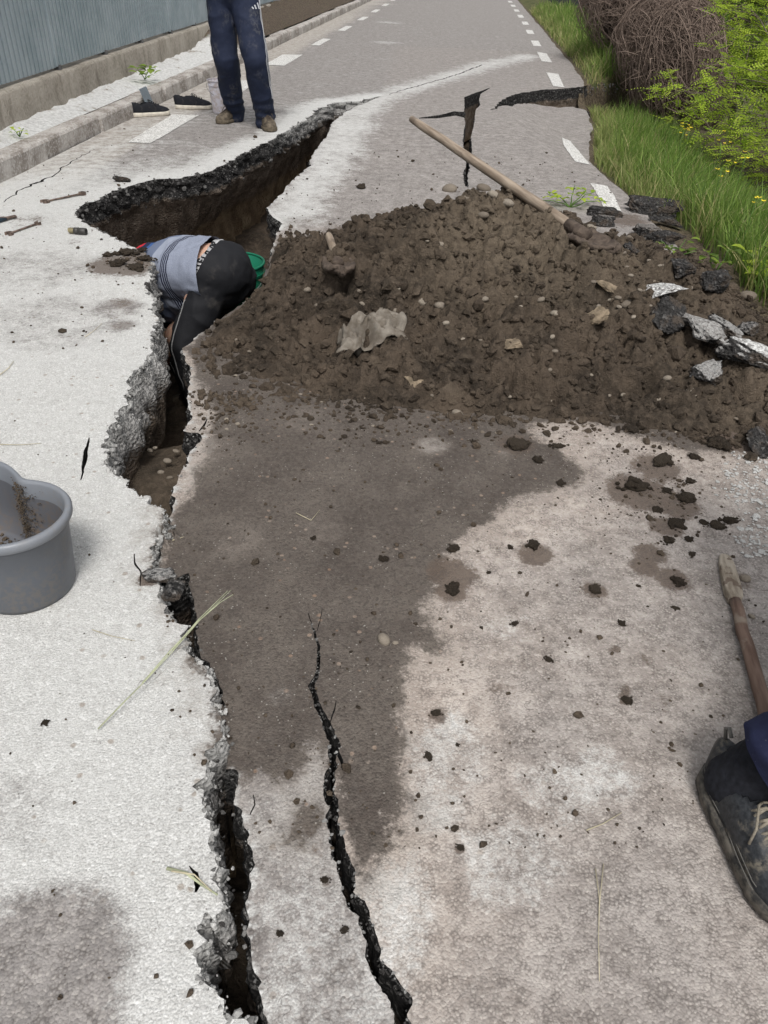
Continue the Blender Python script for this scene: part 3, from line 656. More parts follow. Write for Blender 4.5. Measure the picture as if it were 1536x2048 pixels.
# strip between kerb and wall, turning into a soil bank farther on
yy = np.concatenate([np.arange(-2, 15, .05), np.arange(15, 42, .15)]); tt = np.linspace(0, 1, 12); Y, T = np.meshgrid(yy, tt, indexing='ij'); Y = Y.ravel(); T = T.ravel()
bank = sstep(10.6, 12.6, Y); xa = KX(Y)-.135; xb = WX(Y)-.04; X = xa+(xb-xa)*T
Z = .112+(.05*T)*(1-bank)+bank*(.02+.26*T**.8)*(1+.3*fbm(p3(Y*1.3, T*2), 2, 80))+.018*fbm(p3(X*9, Y*9), 3, 81)*np.clip(T*4, 0, 1)+.03*bank*lumps(X, Y, .12, 82)*np.clip(T*3, 0, 1)
stp = obj('roadside_strip', np.stack([X, Y, Z], -1), gridf(12, len(yy)), STRIP, attrs=dict(soil=np.clip(bank*1.2+.75*sstep(.82, 1, T)*(.5+.5*fbm(p3(Y*3, 0), 2, 83)), 0, 1)))
tag(stp, kind='structure', label='rough strip whitened with cement dust behind the kerb')
bm = bmesh.new(); bm.from_mesh(stp.data)
for f_ in bm.faces:
    if f_.normal.z < 0: f_.normal_flip()
bm.to_mesh(stp.data); bm.free()
# low concrete wall
mb = MB(); rings = []
for t in np.arange(-2, 42.01, .12):
    X0 = float(WX(t)); e = lambda s, a_=.006: a_*mnoise.noise((t*2.2, s, 0))+a_*.6*mnoise.noise((t*9, s, 3))
    lump = .008 if int(t*1.7) % 3 == 0 else 0
    rings.append([(X0+e(1)+.012, t, -.2), (X0+e(2, .01)+.012, t, .15), (X0+e(3), t, WTOP-.14+e(5, .02)), (X0+e(3), t, WTOP-.02), (X0-.015, t, WTOP+e(7, .008)), (X0-.2, t, WTOP+.01+e(8, .006)), (X0-.22, t, WTOP-.01), (X0-.22, t, -.2)])
mb.rings(rings); wl = mb.build('low_wall', CONC); tag(wl, 'long low stained concrete wall under the metal fence', 'wall')
# corrugated metal fence
FM = NT('galvanised_sheet', .42, .5); n = FM; n.b.inputs['Metallic'].default_value = .35
a = n.noise(3, 4, .6, n.world()); b = n.noise(60, 4, .6, n.comb(n.sep(n.world())[0], n.sep(n.world())[1], n.math('MULTIPLY', n.sep(n.world())[2], .12)))
c = n.mix(n.step(.3, .7, a), (.29, .36, .395), (.40, .465, .50)); c = n.mix(n.math('MULTIPLY', n.step(.55, .7, b), .35), c, (.42, .47, .49)); n.col(c); n.rough(n.step(.3, .7, b, .38, .6)); SHEET = FM.m
RM = plain('fence_rail_steel', (.16, .17, .175), .55, .3, 20); BOLT = plain('dull_bolt_steel', (.12, .12, .12), .5)
fr = empty('metal_fence', (float(WX(6))-.11, 6, WTOP)); tag(fr, 'blue grey corrugated metal sheet fence on the low wall', 'fence')
FH = 1.55; pj = [-2.0, -.9, .2, 1.3, 2.4, 3.5, 4.6]
while pj[-1] < 40: pj.append(pj[-1]+1.1)
inv = Matrix.Translation(-fr.location)
for pi, (y0, y1) in enumerate(zip(pj[:-1], pj[1:])):
    prof = []; t = y0+.004; per = .072; sh = random.uniform(-.006, .006)
    while t < y1-.004:
        for o_, h_ in ((0, 0), (.004, .042), (.050, .042), (.054, 0)):
            if t+o_ < y1-.004: prof.append((t+o_, h_))
        t += per
    V = []; F_ = []
    for k, zz in enumerate((WTOP+.02+random.uniform(0, .012), WTOP+.8, WTOP+FH)):
        for (t, h_) in prof: V.append((float(WX(t))-.10+h_+sh-.02*k*.0, t, zz))
    m = len(prof)
    for k in range(2):
        for q in range(m-1): F_.append((k*m+q, k*m+q+1, (k+1)*m+q+1, (k+1)*m+q))
    o = obj('sheet_panel', V, F_, SHEET, fr, smooth=False); o.matrix_parent_inverse = inv
    sm = o.modifiers.new('thick', 'SOLIDIFY'); sm.thickness = .0012
    mb = MB(); mb.box((float(WX(y0))-.135, y0, WTOP+FH/2-.05), (.05, .05, FH+.1)); p_ = mb.build('post', RM, fr, smooth=False); p_.matrix_parent_inverse = inv
    mb = MB(); mb.box((float(WX(y0))-.07, y0+.05, WTOP+.018), (.05, .03, .04)); q_ = mb.build('bracket', BOLT, fr, smooth=False); q_.matrix_parent_inverse = inv
for zr in (.3, 1.25):
    mb = MB(); mb.tube([(float(WX(t))-.125, t, WTOP+zr) for t in np.arange(-2, 40, 2.0)], .018, 4); r_ = mb.build('rail', RM, fr, smooth=False); r_.matrix_parent_inverse = inv
# land behind the fence
LG = plain('bare_earth', (.12, .10, .07), .95, .4, 6, .2, .5)
X, Y = np.meshgrid(np.linspace(-60, 0, 41), np.linspace(-20, 120, 60)); sh_ = X.ravel(); Yr = Y.ravel(); xx = np.interp(Yr, ys, KX(ys))
Xr = np.minimum(WX(np.clip(Yr, -2, 42))-.15+np.clip(Yr-42, 0, 100)*.12, 99)+sh_
ld = obj('ground', np.stack([Xr, Yr, np.full(len(Xr), .2)+.1*fbm(p3(Xr*.3, Yr*.3), 3, 84)], -1), gridf(41, 60), LG); tag(ld, kind='structure', label='bare earth behind the fence')

# =================================================================== RIGHT SIDE: verge and slope
GX = np.concatenate([GAPX[4:-1], [GAPX[-2]+.25, GAPX[-2]+.6, GAPX[-2]+1.1, 9]]); GY = np.concatenate([GAPY[4:-1], [GAPY[-2]+.30, GAPY[-2]+.78, GAPY[-2]+1.2, GAPY[-2]+1.6]])
def verge_z(x, y):
    x = np.asarray(x, float); y = np.asarray(y, float); e = x-EX(y)
    yg = np.interp(x, GX, GY); near = 1-sstep(-.07, .05, y-yg+.03*fbm(p3(x*6, y*6), 2, 90))
    zf_ = .03*sstep(0, .4, e)-.5*np.clip(e-1.0, 0, 99)
    dd = drop_right(x, y)+.13*sstep(4.6, 8.0, y)
    zn = -dd-.26*sstep(.85, .40, yg-y)*sstep(-.02, .25, e)-.015-.17*np.clip(e, 0, 1.0)-.13*sstep(7, 9, y)*sstep(.0, .5, e)-.55*np.clip(e-1.0, 0, 99)
    z = zn*near+zf_*(1-near); z = np.maximum(z, -5.0+.0*z)
    return z+.03*fbm(p3(x*2.5, y*2.5), 3, 91)*sstep(.02, .4, e), near
ev = np.concatenate([np.arange(-.06, 2.4, .05), np.arange(2.4, 6, .25), np.arange(6, 70, 4.0)]); yv = np.concatenate([np.arange(-4, 6, .12), np.arange(6, 13, .045), np.arange(13, 30, .25), np.arange(30, 130, 4.0)])
E_, Y = np.meshgrid(ev, yv); E_ = E_.ravel(); Y = Y.ravel(); X = EX(Y)+E_+np.where(Y > 60, (Y-60)*.05, 0); Z, near = verge_z(X, Y); Z = np.where(E_ < 0, Z-.02, Z)
yg = np.interp(X, GX, GY); bare = np.where(Y < yg+.03, np.clip(1.5-(yg-Y)/.5, 0, 1), 0)+np.clip(1-E_/.14, 0, 1)*.8+np.where((Y < 5.2), np.clip(1-(E_-.25)/.25, 0, 1), 0)*sstep(5.3, 4.3, Y)
VM = NT('verge_soil', .95, .2); n = VM
b = n.noise(45, 5, .65); a = n.noise(6, 4, .6); c1 = n.mix(n.step(.35, .65, b), (.055, .042, .03), (.155, .125, .085)); c2 = n.mix(n.step(.35, .65, a), (.05, .065, .022), (.12, .11, .05)); n.col(n.mix(n.step(.3, .7, n.attr('bare')), c2, c1)); n.bump(b, 1., .02)
vg = obj('verge', np.stack([X, Y, Z], -1), gridf(len(ev), len(yv)), VM.m, attrs=dict(bare=np.clip(bare, 0, 1))); tag(vg, kind='structure', label='grassy verge falling away to the right of the road')
def VZ(x, y): return float(verge_z(np.array([x]), np.array([y]))[0][0])
def GV(px, py, up=0.0):
    p = G(px, py, 0)
    for _ in range(25): p = .5*p+.5*G(px, py, VZ(p[0], p[1])+up)
    return p
# ---- leaves and blades
def leafmat(name, dark, light, extra=None, trans=.35):
    n = NT(name, .55, .3); t = n.attr('tint'); c = n.mix(t, dark, light)
    if extra: c = n.mix(n.attr('dry'), c, extra)
    n.col(c); tr = n.n('ShaderNodeBsdfTranslucent'); n.put(tr.inputs[0], c); mx = n.n('ShaderNodeMixShader'); mx.inputs[0].default_value = trans
    n.t.links.new(n.b.outputs[0], mx.inputs[1]); n.t.links.new(tr.outputs[0], mx.inputs[2]); n.t.links.new(mx.outputs[0], n.o.inputs[0]); return n.m
GRASS = leafmat('grass_blades', (.085, .165, .03), (.28, .41, .085), (.52, .46, .23), .5)
def blades(name, px, py, pz, h, wd, lean, mat, dry, seed, flop=.5):
    r = np.random.default_rng(seed); N = len(px); an = r.uniform(0, 2*np.pi, N); fx, fy_ = np.cos(an)*lean, np.sin(an)*lean; wa = r.uniform(0, 2*np.pi, N); wx, wy = np.cos(wa)*wd/2, np.sin(wa)*wd/2
    rows = []; B = np.stack([px, py, pz], -1)
    for t, ws in ((0, 1), (.35, .95), (.7, .65), (1, 0)):
        c = B+np.stack([fx*h*t**1.8, fy_*h*t**1.8, h*(t-flop*lean*t*t*.5)], -1); s = np.stack([wx*ws, wy*ws, 0*wx], -1); rows += [c-s, c+s] if t < 1 else [c]
    V = np.stack(rows, 1).reshape(-1, 3); b = np.arange(N)[:, None]*7
    F_ = np.concatenate([b+np.array(q) for q in ((0, 1, 3), (0, 3, 2), (2, 3, 5), (2, 5, 4), (4, 5, 6))])
    ti = np.repeat(np.clip(r.normal(.45, .28, N), 0, 1), 7)*np.tile([.5, .5, .8, .8, 1, 1, 1], N); return obj(name, V, F_, mat, attrs=dict(tint=np.clip(ti, 0, 1), dry=np.repeat(dry, 7)))
def scatter(N, y0, y1, e0, e1, seed, pw=1.0):
    r = np.random.default_rng(seed); y = r.uniform(y0, y1, N); e = e0+(e1-e0)*r.random(N)**pw; return EX(y)+e, y, e
def grass_patch(name, N, y0, y1, e0, e1, hs, wd, seed, label, side):
    x, y, e = scatter(N, y0, y1, e0, e1, seed, 1.1); z, near = verge_z(x, y); yg = np.interp(x, GX, GY)
    ok = ((y-yg) > .05+.05*vnoise(p3(x*5, y*5), 3)) | ((yg-y) > .66+.18*vnoise(p3(x*5, y*5), 3)); ok &= ((near > .5) if side else (near < .5)); d = fbm(p3(x*2.2, y*2.2), 3, seed)
    ok &= (d+.9*np.clip(e/.25, 0, 1)+RNG.normal(0, .25, N)) > .25
    ok &= ~((y < 4.9) & (e < .26-.12*d)); x, y, e, z, d = x[ok], y[ok], e[ok], z[ok], d[ok]; r = np.random.default_rng(seed+1); M = len(x)
    h = hs*(.45+.75*r.random(M))*(.75+.5*np.clip(d+.5, 0, 1))*np.clip(.35+e/.45, .3, 1); dry = np.clip((1-e/.35)*.7+r.normal(-.05, .22, M)+(d < -.25)*.35, 0, 1)*(.4+.6*r.random(M)); dry = np.where(r.random(M) < .11, .9, dry)
    o = blades(name, x, y, z-.01, h, wd*(.6+.8*r.random(M)), .15+.7*r.random(M)**1.5, GRASS, dry, seed+2); return tag(o, label, 'grass', kind='stuff')
grass_patch('grass', 40000, 2.9, 10.8, .04, 2.3, .27, .007, 300, 'tall green grass on the sunken verge beside the broken road edge', True)
grass_patch('grass', 22000, 8.6, 24, .04, 1.9, .30, .012, 310, 'green grass on the far verge beyond the torn gap', False)
# low creeping cover on the slope
TN = NT('brown_twig', .85, .2); n = TN; tw_ = n.attr('tint'); n.col(n.mix(tw_, (.085, .060, .049), (.31, .24, .195))); TW = TN.m; BARK = plain('grey_bark', (.13, .105, .085), .9, .45, 30, .2, .6)
def pinnate(N_leaf, centres, dirs, length, nl, lw, seed, droop=.25):
    """compound leaves: paired leaflets along a stalk; returns v, f, tint"""
    r = np.random.default_rng(seed); V = []; T = []; d = dirs/np.linalg.norm(dirs, axis=1, keepdims=True)
    up = np.array([0, 0, 1.0])+r.normal(0, .28, (N_leaf, 3)); s = np.cross(d, up); s /= np.linalg.norm(s, axis=1, keepdims=True); u_ = np.cross(s, d); L = length*(.6+.7*r.random(N_leaf)); tb = np.clip(r.normal(.55, .25, N_leaf), 0, 1)
    for k in range(nl):
        t = (k+1)/(nl+.3); c = centres+d*(L*t)[:, None]; c[:, 2] -= droop*L*t*t
        for sd in ((-1, 1) if k < nl-1 else (0,)):
            ax = s*sd+d*(.45 if sd else 1); ax /= np.linalg.norm(ax, axis=1, keepdims=True); ax[:, 2] -= .18; ll = (lw*2.3*(1-.35*abs(t-.5)))[..., None] if np.ndim(lw) else lw*2.3*(1-.35*abs(t-.5)); wv_ = np.cross(ax, u_); wv_ /= np.maximum(np.linalg.norm(wv_, axis=1, keepdims=True), 1e-6)
            V.append(np.stack([c, c+ax*ll*.5+wv_*lw*.5, c+ax*ll, c+ax*ll*.5-wv_*lw*.5], 1)); T.append(np.clip(tb+r.normal(0, .1, N_leaf), 0, 1))
    V = np.concatenate(V).reshape(-1, 3); T = np.repeat(np.concatenate(T), 4); b = np.arange(len(V)//4)*4; return V, np.stack([b, b+1, b+2, b+3], -1), T
LEAF_L = leafmat('bright_spring_leaf', (.19, .32, .022), (.50, .62, .07), trans=.5); LEAF_D = leafmat('dark_green_leaf', (.07, .13, .024), (.27, .38, .06), trans=.5)  # second leaf is a darker green, for the thicket and some weeds
def curve_pts(a, b, n=7, sag=.0, wob=.06, seed=0):
    a, b = np.array(a, float), np.array(b, float); r = np.random.default_rng(seed); L = np.linalg.norm(b-a); o = []
    for i in range(n):
        t = i/(n-1); q = a*(1-t)+b*t; q[2] += sag*math.sin(math.pi*t)*L; q += r.normal(0, wob*L*.25, 3)*math.sin(math.pi*t); o.append(q)
    return o
def tree(name, base, tops, label, leaves=500, leafmat_=None, seed=0, spread=.34, length=.17, nl=6, lw=.013, rad=.035, fork=.45, group=None, cat='tree'):
    """trunk with limbs reaching to the given points, compound leaves around the outer limbs"""
    r = np.random.default_rng(seed); root = empty(name, base); inv = Matrix.Translation(-root.location); base = np.array(base, float); mean = np.mean(tops, 0); fk = base*(1-fork)+mean*fork; fk[0] = base[0]*.75+mean[0]*.25
    mb = MB(); tp = curve_pts(base-np.array([0, 0, .15]), fk, 7, 0, .12, seed); mb.tube(tp, np.linspace(rad, rad*.6, 7), 8); t_ = mb.build('trunk', BARK, root); t_.matrix_parent_inverse = inv
    mb = MB(); C_ = []; D_ = []
    for k, tpt in enumerate(tops):
        tpt = np.array(tpt, float); lp = curve_pts(tp[3+k % 4], tpt, 8, .10, .25, seed*50+k); mb.tube(lp, np.linspace(rad*.42, rad*.10, 8), 5)
        for q in range(9):
            s0 = lp[3+q % 5]; dv = r.normal(0, 1, 3)*np.array([1, 1, .35]); dv /= np.linalg.norm(dv); e_ = s0*.4+tpt*.6+dv*spread*(.5+.8*r.random()); tw = curve_pts(s0, e_, 5, .05, .15, seed*900+k*20+q); mb.tube(tw, np.linspace(rad*.12, rad*.05, 5), 4)
            m = max(2, leaves//(len(tops)*9)); tt_ = r.uniform(.3, 1.02, m); pos = np.array(tw[0])[None]*(1-tt_[:, None])+np.array(tw[-1])[None]*tt_[:, None]+r.normal(0, .03, (m, 3)); out = (e_-s0)/np.linalg.norm(e_-s0); dd = out[None]*.6+r.normal(0, .75, (m, 3))*np.array([1, 1, .35]); C_.append(pos); D_.append(dd)
    l_ = mb.build('limb', BARK, root); l_.matrix_parent_inverse = inv
    C_ = np.vstack(C_); D_ = np.vstack(D_); v, f, t = pinnate(len(C_), C_, D_, length, nl, lw, seed+5); cr_ = obj('crown', v, f, leafmat_ or LEAF_L, root, True, dict(tint=t)); cr_.matrix_parent_inverse = inv
    return tag(root, label, cat, group)
T_ = lambda l: [RY(a, b, c_) for a, b, c_ in l]
tree('young_tree', (4.5, 6.9, VZ(4.5, 6.9)), T_([(1345, 165, 8.0), (1400, 120, 8.2), (1450, 195, 7.6), (1500, 140, 7.6), (1420, 255, 7.4), (1500, 240, 7.2), (1540, 300, 6.6), (1560, 180, 7.0), (1530, 90, 7.9), (1460, 60, 8.6), (1360, 215, 8.2), (1490, 310, 6.9), (1590, 90, 7.5), (1480, 20, 8.5)]),
     'bright green young tree with feathery leaves leaning in from the right edge', 1500, LEAF_L, 11, .30, .17, 6, .014, .03)
tree('young_tree', (6.2, 10.8, VZ(6.2, 10.8)), T_([(1470, 20, 10.5), (1530, 10, 10.2), (1560, 90, 9.8), (1420, -20, 11), (1500, -60, 10.5), (1580, -30, 10)]), 'taller green tree with a pale slanting trunk behind the leaning one', 900, LEAF_L, 12, .42, .2, 6, .018, .05)
bgs = [(6.3, 13.5), (8.0, 12.0), (8.5, 16.5), (6.9, 18.0), (10.5, 14.0), (9.5, 21.0), (6.6, 24.0), (12.0, 19.0), (7.4, 30), (5.6, 15.5)]
bgl = ['slim grey trunked tree right behind the dead brush heap', 'dark green bushy tree at the far right edge', 'dense tree in the thicket behind the leaning green tree', 'dark leaved tree above the far end of the brush heap', 'deep green tree low on the slope at the right edge', 'distant thicket tree behind the others on the slope', 'distant roadside tree past the brush heap', 'farthest dark tree down the slope to the right', 'last tree visible along the verge at the top edge', 'thin dark tree touching the back of the brush heap']
for k, (bx_, by_) in enumerate(bgs):
    rr = np.random.default_rng(500+k); bz = VZ(bx_, by_); tops = [(bx_+rr.normal(0, .9), by_+rr.normal(0, .9), bz+rr.uniform(.5, 3.6)) for _ in range(14)]
    tree('thicket_tree', (bx_, by_, bz), tops, bgl[k], 1400, LEAF_D, 40+k, .6, .26, 5, .034, .07, .35, 'trees in the thicket on the slope')
# dead brush heap
def brush(mb, c, rad, N, seed, flow):
    r = np.random.default_rng(seed); c = np.array(c); rad = np.array(rad)
    for k in range(N):
        d = r.normal(0, 1, 3); d /= np.linalg.norm(d); d[2] = abs(d[2])*1.0-.25; d /= np.linalg.norm(d); p = d*(.72+.3*r.random()); t = r.normal(0, 1, 3)+np.array(flow)*(1.2 if r.random() < .6 else .2); t -= d*t.dot(d); t /= np.linalg.norm(t)
        L = r.uniform(.12, .34); pts = []; kick = r.normal(0, .35, 3); wild = 1.3 if r.random() < .12 else 1.0
        for q in range(7):
            pts.append(c+p*rad); t = t+kick*.25+r.normal(0, .16, 3); t[2] -= .09; n_ = p/np.linalg.norm(p); t -= n_*t.dot(n_)*.8; t /= np.linalg.norm(t); p = p+t*L*.8; m = np.linalg.norm(p); lim = (1.06+.12*r.random())*wild; p = p*(lim/m if m > lim else 1)
        r0_ = r.uniform(.0020, .0058); mb.tube(pts, np.linspace(r0_, r0_*.5, 7), 3, False)
bh = empty('brush_heap', GV(1330, 210)); inv = Matrix.Translation(-bh.location)
cA = RY(1350, 135, 10.3); cB = RY(1296, 25, 12.4)
mb = MB(); brush(mb, cA, (.46, .66, .66), 2300, 1, (.5, -.3, -.6)); brush(mb, cB, (.74, 1.0, .58), 1900, 2, (.8, -.4, -.1)); brush(mb, np.array(cA)+np.array([-.12, .5, .18]), (.5, .6, .5), 1100, 3, (.6, -.4, -.4)); brush(mb, np.array(cA)+np.array([.3, .1, -.25]), (.42, .5, .5), 900, 4, (.2, -.2, -1.)); brush(mb, np.array(cB)+np.array([-.35, .6, .05]), (.5, .7, .45), 800, 5, (.9, -.4, 0)); tv = np.repeat(np.clip(np.random.default_rng(3).beta(1.6, 2.2, len(mb.v)//21), 0, 1), 21); o = mb.build('dead_twigs', TW, bh, fix=False, attrs=dict(tint=tv)); o.matrix_parent_inverse = inv
DK = plain('shade_core_brown', (.035, .026, .022), .95, .4, 20, .1, .6)  # dark core added inside the heap, stands in for shade between twigs
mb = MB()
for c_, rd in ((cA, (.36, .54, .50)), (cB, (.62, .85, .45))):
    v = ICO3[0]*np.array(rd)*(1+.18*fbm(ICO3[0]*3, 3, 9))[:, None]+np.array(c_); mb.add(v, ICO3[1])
o = mb.build('shade_core', DK, bh, fix=False); rs = np.random.default_rng(44); ms = MB()
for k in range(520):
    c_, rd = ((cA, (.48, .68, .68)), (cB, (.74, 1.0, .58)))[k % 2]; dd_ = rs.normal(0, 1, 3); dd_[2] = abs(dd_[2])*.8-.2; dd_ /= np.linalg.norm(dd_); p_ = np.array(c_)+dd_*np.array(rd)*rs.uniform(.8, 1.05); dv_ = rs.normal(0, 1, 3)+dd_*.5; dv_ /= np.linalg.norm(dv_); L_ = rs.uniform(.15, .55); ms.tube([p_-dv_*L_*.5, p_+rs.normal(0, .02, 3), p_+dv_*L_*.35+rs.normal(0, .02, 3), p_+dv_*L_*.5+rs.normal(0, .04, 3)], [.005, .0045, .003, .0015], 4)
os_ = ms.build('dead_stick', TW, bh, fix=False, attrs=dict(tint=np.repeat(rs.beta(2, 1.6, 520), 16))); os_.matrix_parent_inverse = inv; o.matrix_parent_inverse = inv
tag(bh, 'big tangled heap of dead reddish brown vines beside the far verge', 'brush heap')
# yellow flowers in the verge
YEL = plain('yellow_petal', (.80, .62, .03), .6, .15, 30); STEM = plain('green_stem', (.09, .17, .035), .6, .3, 30)
FL = [(1368, 262, 'lowest left yellow flower cluster at the edge of the grass by the brush'), (1380, 258, 'yellow flower beside the brush heap foot, right of its neighbour'), (1362, 250, 'small yellow flower nearest the dead brush'), (1442, 284, 'lone yellow flower right of the brush foot'), (1490, 316, 'yellow flower just left of the brightest cluster'), (1506, 305, 'brightest yellow flower cluster under the leaning tree'), (1444, 335, 'lowest yellow flower in the middle of the tall grass'), (1515, 395, 'small yellow flower near the right edge above the big leaves'), (1525, 312, 'yellow flower at the right edge under the leaning tree')]
for i, (a, b, lb) in enumerate(FL):
    q = GV(a, b, .38); base = np.array([q[0], q[1], VZ(q[0], q[1])]); root = empty('yellow_flower', base); inv = Matrix.Translation(-root.location)
    mb = MB(); mb.tube(curve_pts(base, q, 5, 0, .1, i), .0025, 5); o = mb.build('stem', STEM, root); o.matrix_parent_inverse = inv
    r = np.random.default_rng(i); mb = MB()
    for k in range(8 if i == 5 else 4):
        c = q+r.normal(0, .022, 3)
        for j in range(4):
            an = j*math.pi/2+r.random(); d = np.array([math.cos(an), math.sin(an), .35]); s = np.array([-math.sin(an), math.cos(an), 0]); mb.add([c, c+d*.009+s*.007, c+d*.015, c+d*.008-s*.006], [(0, 1, 2, 3)])
    o = mb.build('blossom', YEL, root, fix=False); o.matrix_parent_inverse = inv; tag(root, lb, 'flower', 'yellow flowers in the verge')
# broad-leaved plants
def broad(name, base, tops, leaves, size, label, seed, cat='plant', mat=None):
    r = np.random.default_rng(seed); root = empty(name, base); inv = Matrix.Translation(-root.location); mb = MB()
    for k, t in enumerate(tops): mb.tube(curve_pts(base, t, 6, .08, .12, seed+k), np.linspace(.004, .0018, 6), 5)
    o = mb.build('stem', STEM, root); o.matrix_parent_inverse = inv
    for k in range(leaves):
        t = np.array(tops[k % len(tops)], float); f_ = r.uniform(.35, 1.05); c = np.array(base)*(1-f_)+t*f_; c[2] += .08*math.sin(math.pi*min(f_, 1))*np.linalg.norm(t-np.array(base)); an = r.uniform(0, 2*np.pi); d = np.array([math.cos(an), math.sin(an), r.uniform(-.1, .5)]); d /= np.linalg.norm(d); s = np.cross(d, [0, 0, 1.]); s /= np.linalg.norm(s); u_ = np.cross(s, d); L = size*r.uniform(.7, 1.2); V = []; st = r.uniform(.01, .03)
        for t_, w_, zz in ((0, .06, 0), (.2, .36, .05), (.5, .46, .06), (.8, .30, .0), (1, .0, -.08)):
            cc_ = c+d*(st+L*t_)+u_*L*zz; V += [cc_-s*L*w_*.75+u_*L*w_*.22, cc_, cc_+s*L*w_*.75+u_*L*w_*.22]
        F_ = [(i*3+j, i*3+j+1, i*3+j+4, i*3+j+3) for i in range(4) for j in range(2)]; ti = np.full(15, np.clip(r.normal(.6, .25), 0, 1)); l_ = obj('leaf', V, F_, mat or LEAF_L, root, True, dict(tint=ti)); l_.matrix_parent_inverse = inv
    return tag(root, label, cat)
b_ = GV(1560, 570); broad('broadleaf_plant', b_, T_([(1500, 510, 3.9), (1525, 490, 3.95), (1500, 545, 3.75), (1540, 530, 3.8), (1530, 560, 3.7), (1485, 530, 3.85), (1550, 480, 3.9)]), 34, .075, 'bright green plant with rounded leaves at the right edge', 60)
b_ = GV(1345, 520); broad('weed', b_, [b_+np.array(q) for q in ((-.08, .02, .09), (.05, .03, .1), (.0, -.05, .07), (.1, -.03, .06))], 12, .05, 'small grey green weed among asphalt chips beside the heap', 61, mat=LEAF_D)
b_ = GV(1425, 560); broad('weed', b_, [b_+np.array(q) for q in ((-.05, .02, .13), (.05, .03, .15), (.0, -.04, .1))], 12, .07, 'dark green weed at the foot of the verge grass', 62, mat=LEAF_D)
b_ = GS(1140, 415); b_[2] = SZ(b_[0], b_[1]); broad('uprooted_sprig', b_, [b_+np.array(q) for q in ((-.14, .05, .06), (.02, .06, .12), (.14, .03, .09), (.22, -.03, .05), (-.2, 0, .04), (.08, .0, .1))], 34, .045, 'bright green leafy sprig lying behind the soil heap', 63)
q = RY(245, 172, 8.2); q = np.array([-2.40, 8.1, .15]); broad('weed', q, [q+np.array(t) for t in ((-.06, .0, .09), (.06, .04, .1), (.12, -.1, .05), (.0, -.12, .06), (.03, .1, .08))], 20, .075, 'wilted green weed on the white strip above the sneakers', 64, mat=LEAF_D)
q = np.array([float(KX(5.5))-.16, 5.45, .13]); broad('weed', q, [q+np.array(t) for t in ((-.03, .0, .04), (.03, .02, .05), (.02, -.03, .04))], 8, .035, 'tiny green weed growing behind the kerb at the left edge', 65)

# =================================================================== SOIL HEAP
FISS_C = FISS[::5]
def heap_base(x, y):
    px_ = np.interp(x, [-.75, -.6, -.42, -.1, .2, .5, .75, .95, 1.15, 1.35, 1.6], [.0, .04, .115, .225, .33, .365, .28, .18, .10, .05, .0])
    yf = np.interp(x, [-.8, -.74, -.4, 0, .6, 1.2, 1.6], [2.6, 2.5, 2.33, 2.22, 2.2, 2.08, 2.05]); t = (y-yf)/(3.5-yf)
    fr_ = np.clip(t, 0, 1)**1.05; fr_ = np.where(y > 3.5, 1-sstep(3.5, 4.35, y), fr_); fr_ = fr_*(2-fr_)*.3+fr_*.7
    h = px_*fr_
    h = h+.035*sstep(0, .25, t)*(1-sstep(3.4, 4.3, y))*sstep(1.75, 1.45, x)*sstep(-.85, -.5, x)
    h = np.maximum(h, .045*sstep(1.0, 1.25, x)*sstep(1.75, 1.5, x)*sstep(2.05, 2.35, y)*sstep(4.3, 3.7, y))
    return h
def heap_h(x, y, fine=True):
    h = heap_base(x, y); am = sstep(.0, .09, h); h = h+.05*am*fbm(p3(x*4, y*4), 3, 200)
    d = sdf(x, y, FISS_C); h = np.where(d > -.10, h*np.clip(-d/.10, 0, 1)*.8+.02*np.clip(-d/.03, 0, 1), h)
    if fine:
        wx = x+.025*vnoise(p3(x*16, y*16), 1)+.008*vnoise(p3(x*60, y*60), 5); wy = y+.025*vnoise(p3(x*16, y*16), 2)+.008*vnoise(p3(x*60, y*60), 6); big = sstep(-.15, .4, fbm(p3(x*2.5, y*2.5), 2, 207))
        b1 = np.abs(fbm(p3(x*13, y*13), 3, 211)); b2 = np.abs(fbm(p3(x*34, y*34), 3, 212))
        h = h+am*(.10*big*lumps(wx, wy, .17, 201)+.075*lumps(wx, wy, .095, 202)+.042*lumps(wx, wy, .047, 203)+.016*lumps(x, y, .024, 204)+.06*b1+.03*b2+.008*fbm(p3(x*80, y*80), 2, 205)-.11)
    edge = sstep(.035, .0, heap_base(x, y)); return h-.016-.03*edge+.045*edge*fbm(p3(x*9, y*9), 4, 206)
xs_ = np.arange(-.9, 1.78, .0085); yy_ = np.arange(2.0, 4.45, .0085); X, Y = np.meshgrid(xs_, yy_); X = X.ravel(); Y = Y.ravel(); HH = heap_h(X, Y); RZ = dropz(X, Y)
RZ = np.where(X > EX(Y)-.02, verge_z(X, Y)[0]+.01, RZ); Z = RZ+HH
fq = gridf(len(xs_), len(yy_)); okv = HH > -.012; fq = fq[okv[fq].any(1)]; infi = pip(X, Y, FISS_C); fq = fq[~infi[fq].any(1)]
dry = np.clip(1.15*np.exp(-(((X-.55)/.5)**2+((Y-3.3)/.42)**2))+.25*fbm(p3(X*3, Y*3), 3, 208)+.25*sstep(.7, 1.3, X), 0, 1)
hm = obj('soil_heap', np.stack([X, Y, Z], -1), fq, SOIL, attrs=dict(dry=dry))
bm = bmesh.new(); bm.from_mesh(hm.data); bmesh.ops.delete(bm, geom=[v for v in bm.verts if not v.link_faces], context='VERTS'); bm.to_mesh(hm.data); bm.free()
tag(hm, 'big heap of damp dark brown soil dug from the pit', 'soil heap', kind='stuff')
HZI = (Z.reshape(len(yy_), len(xs_)))
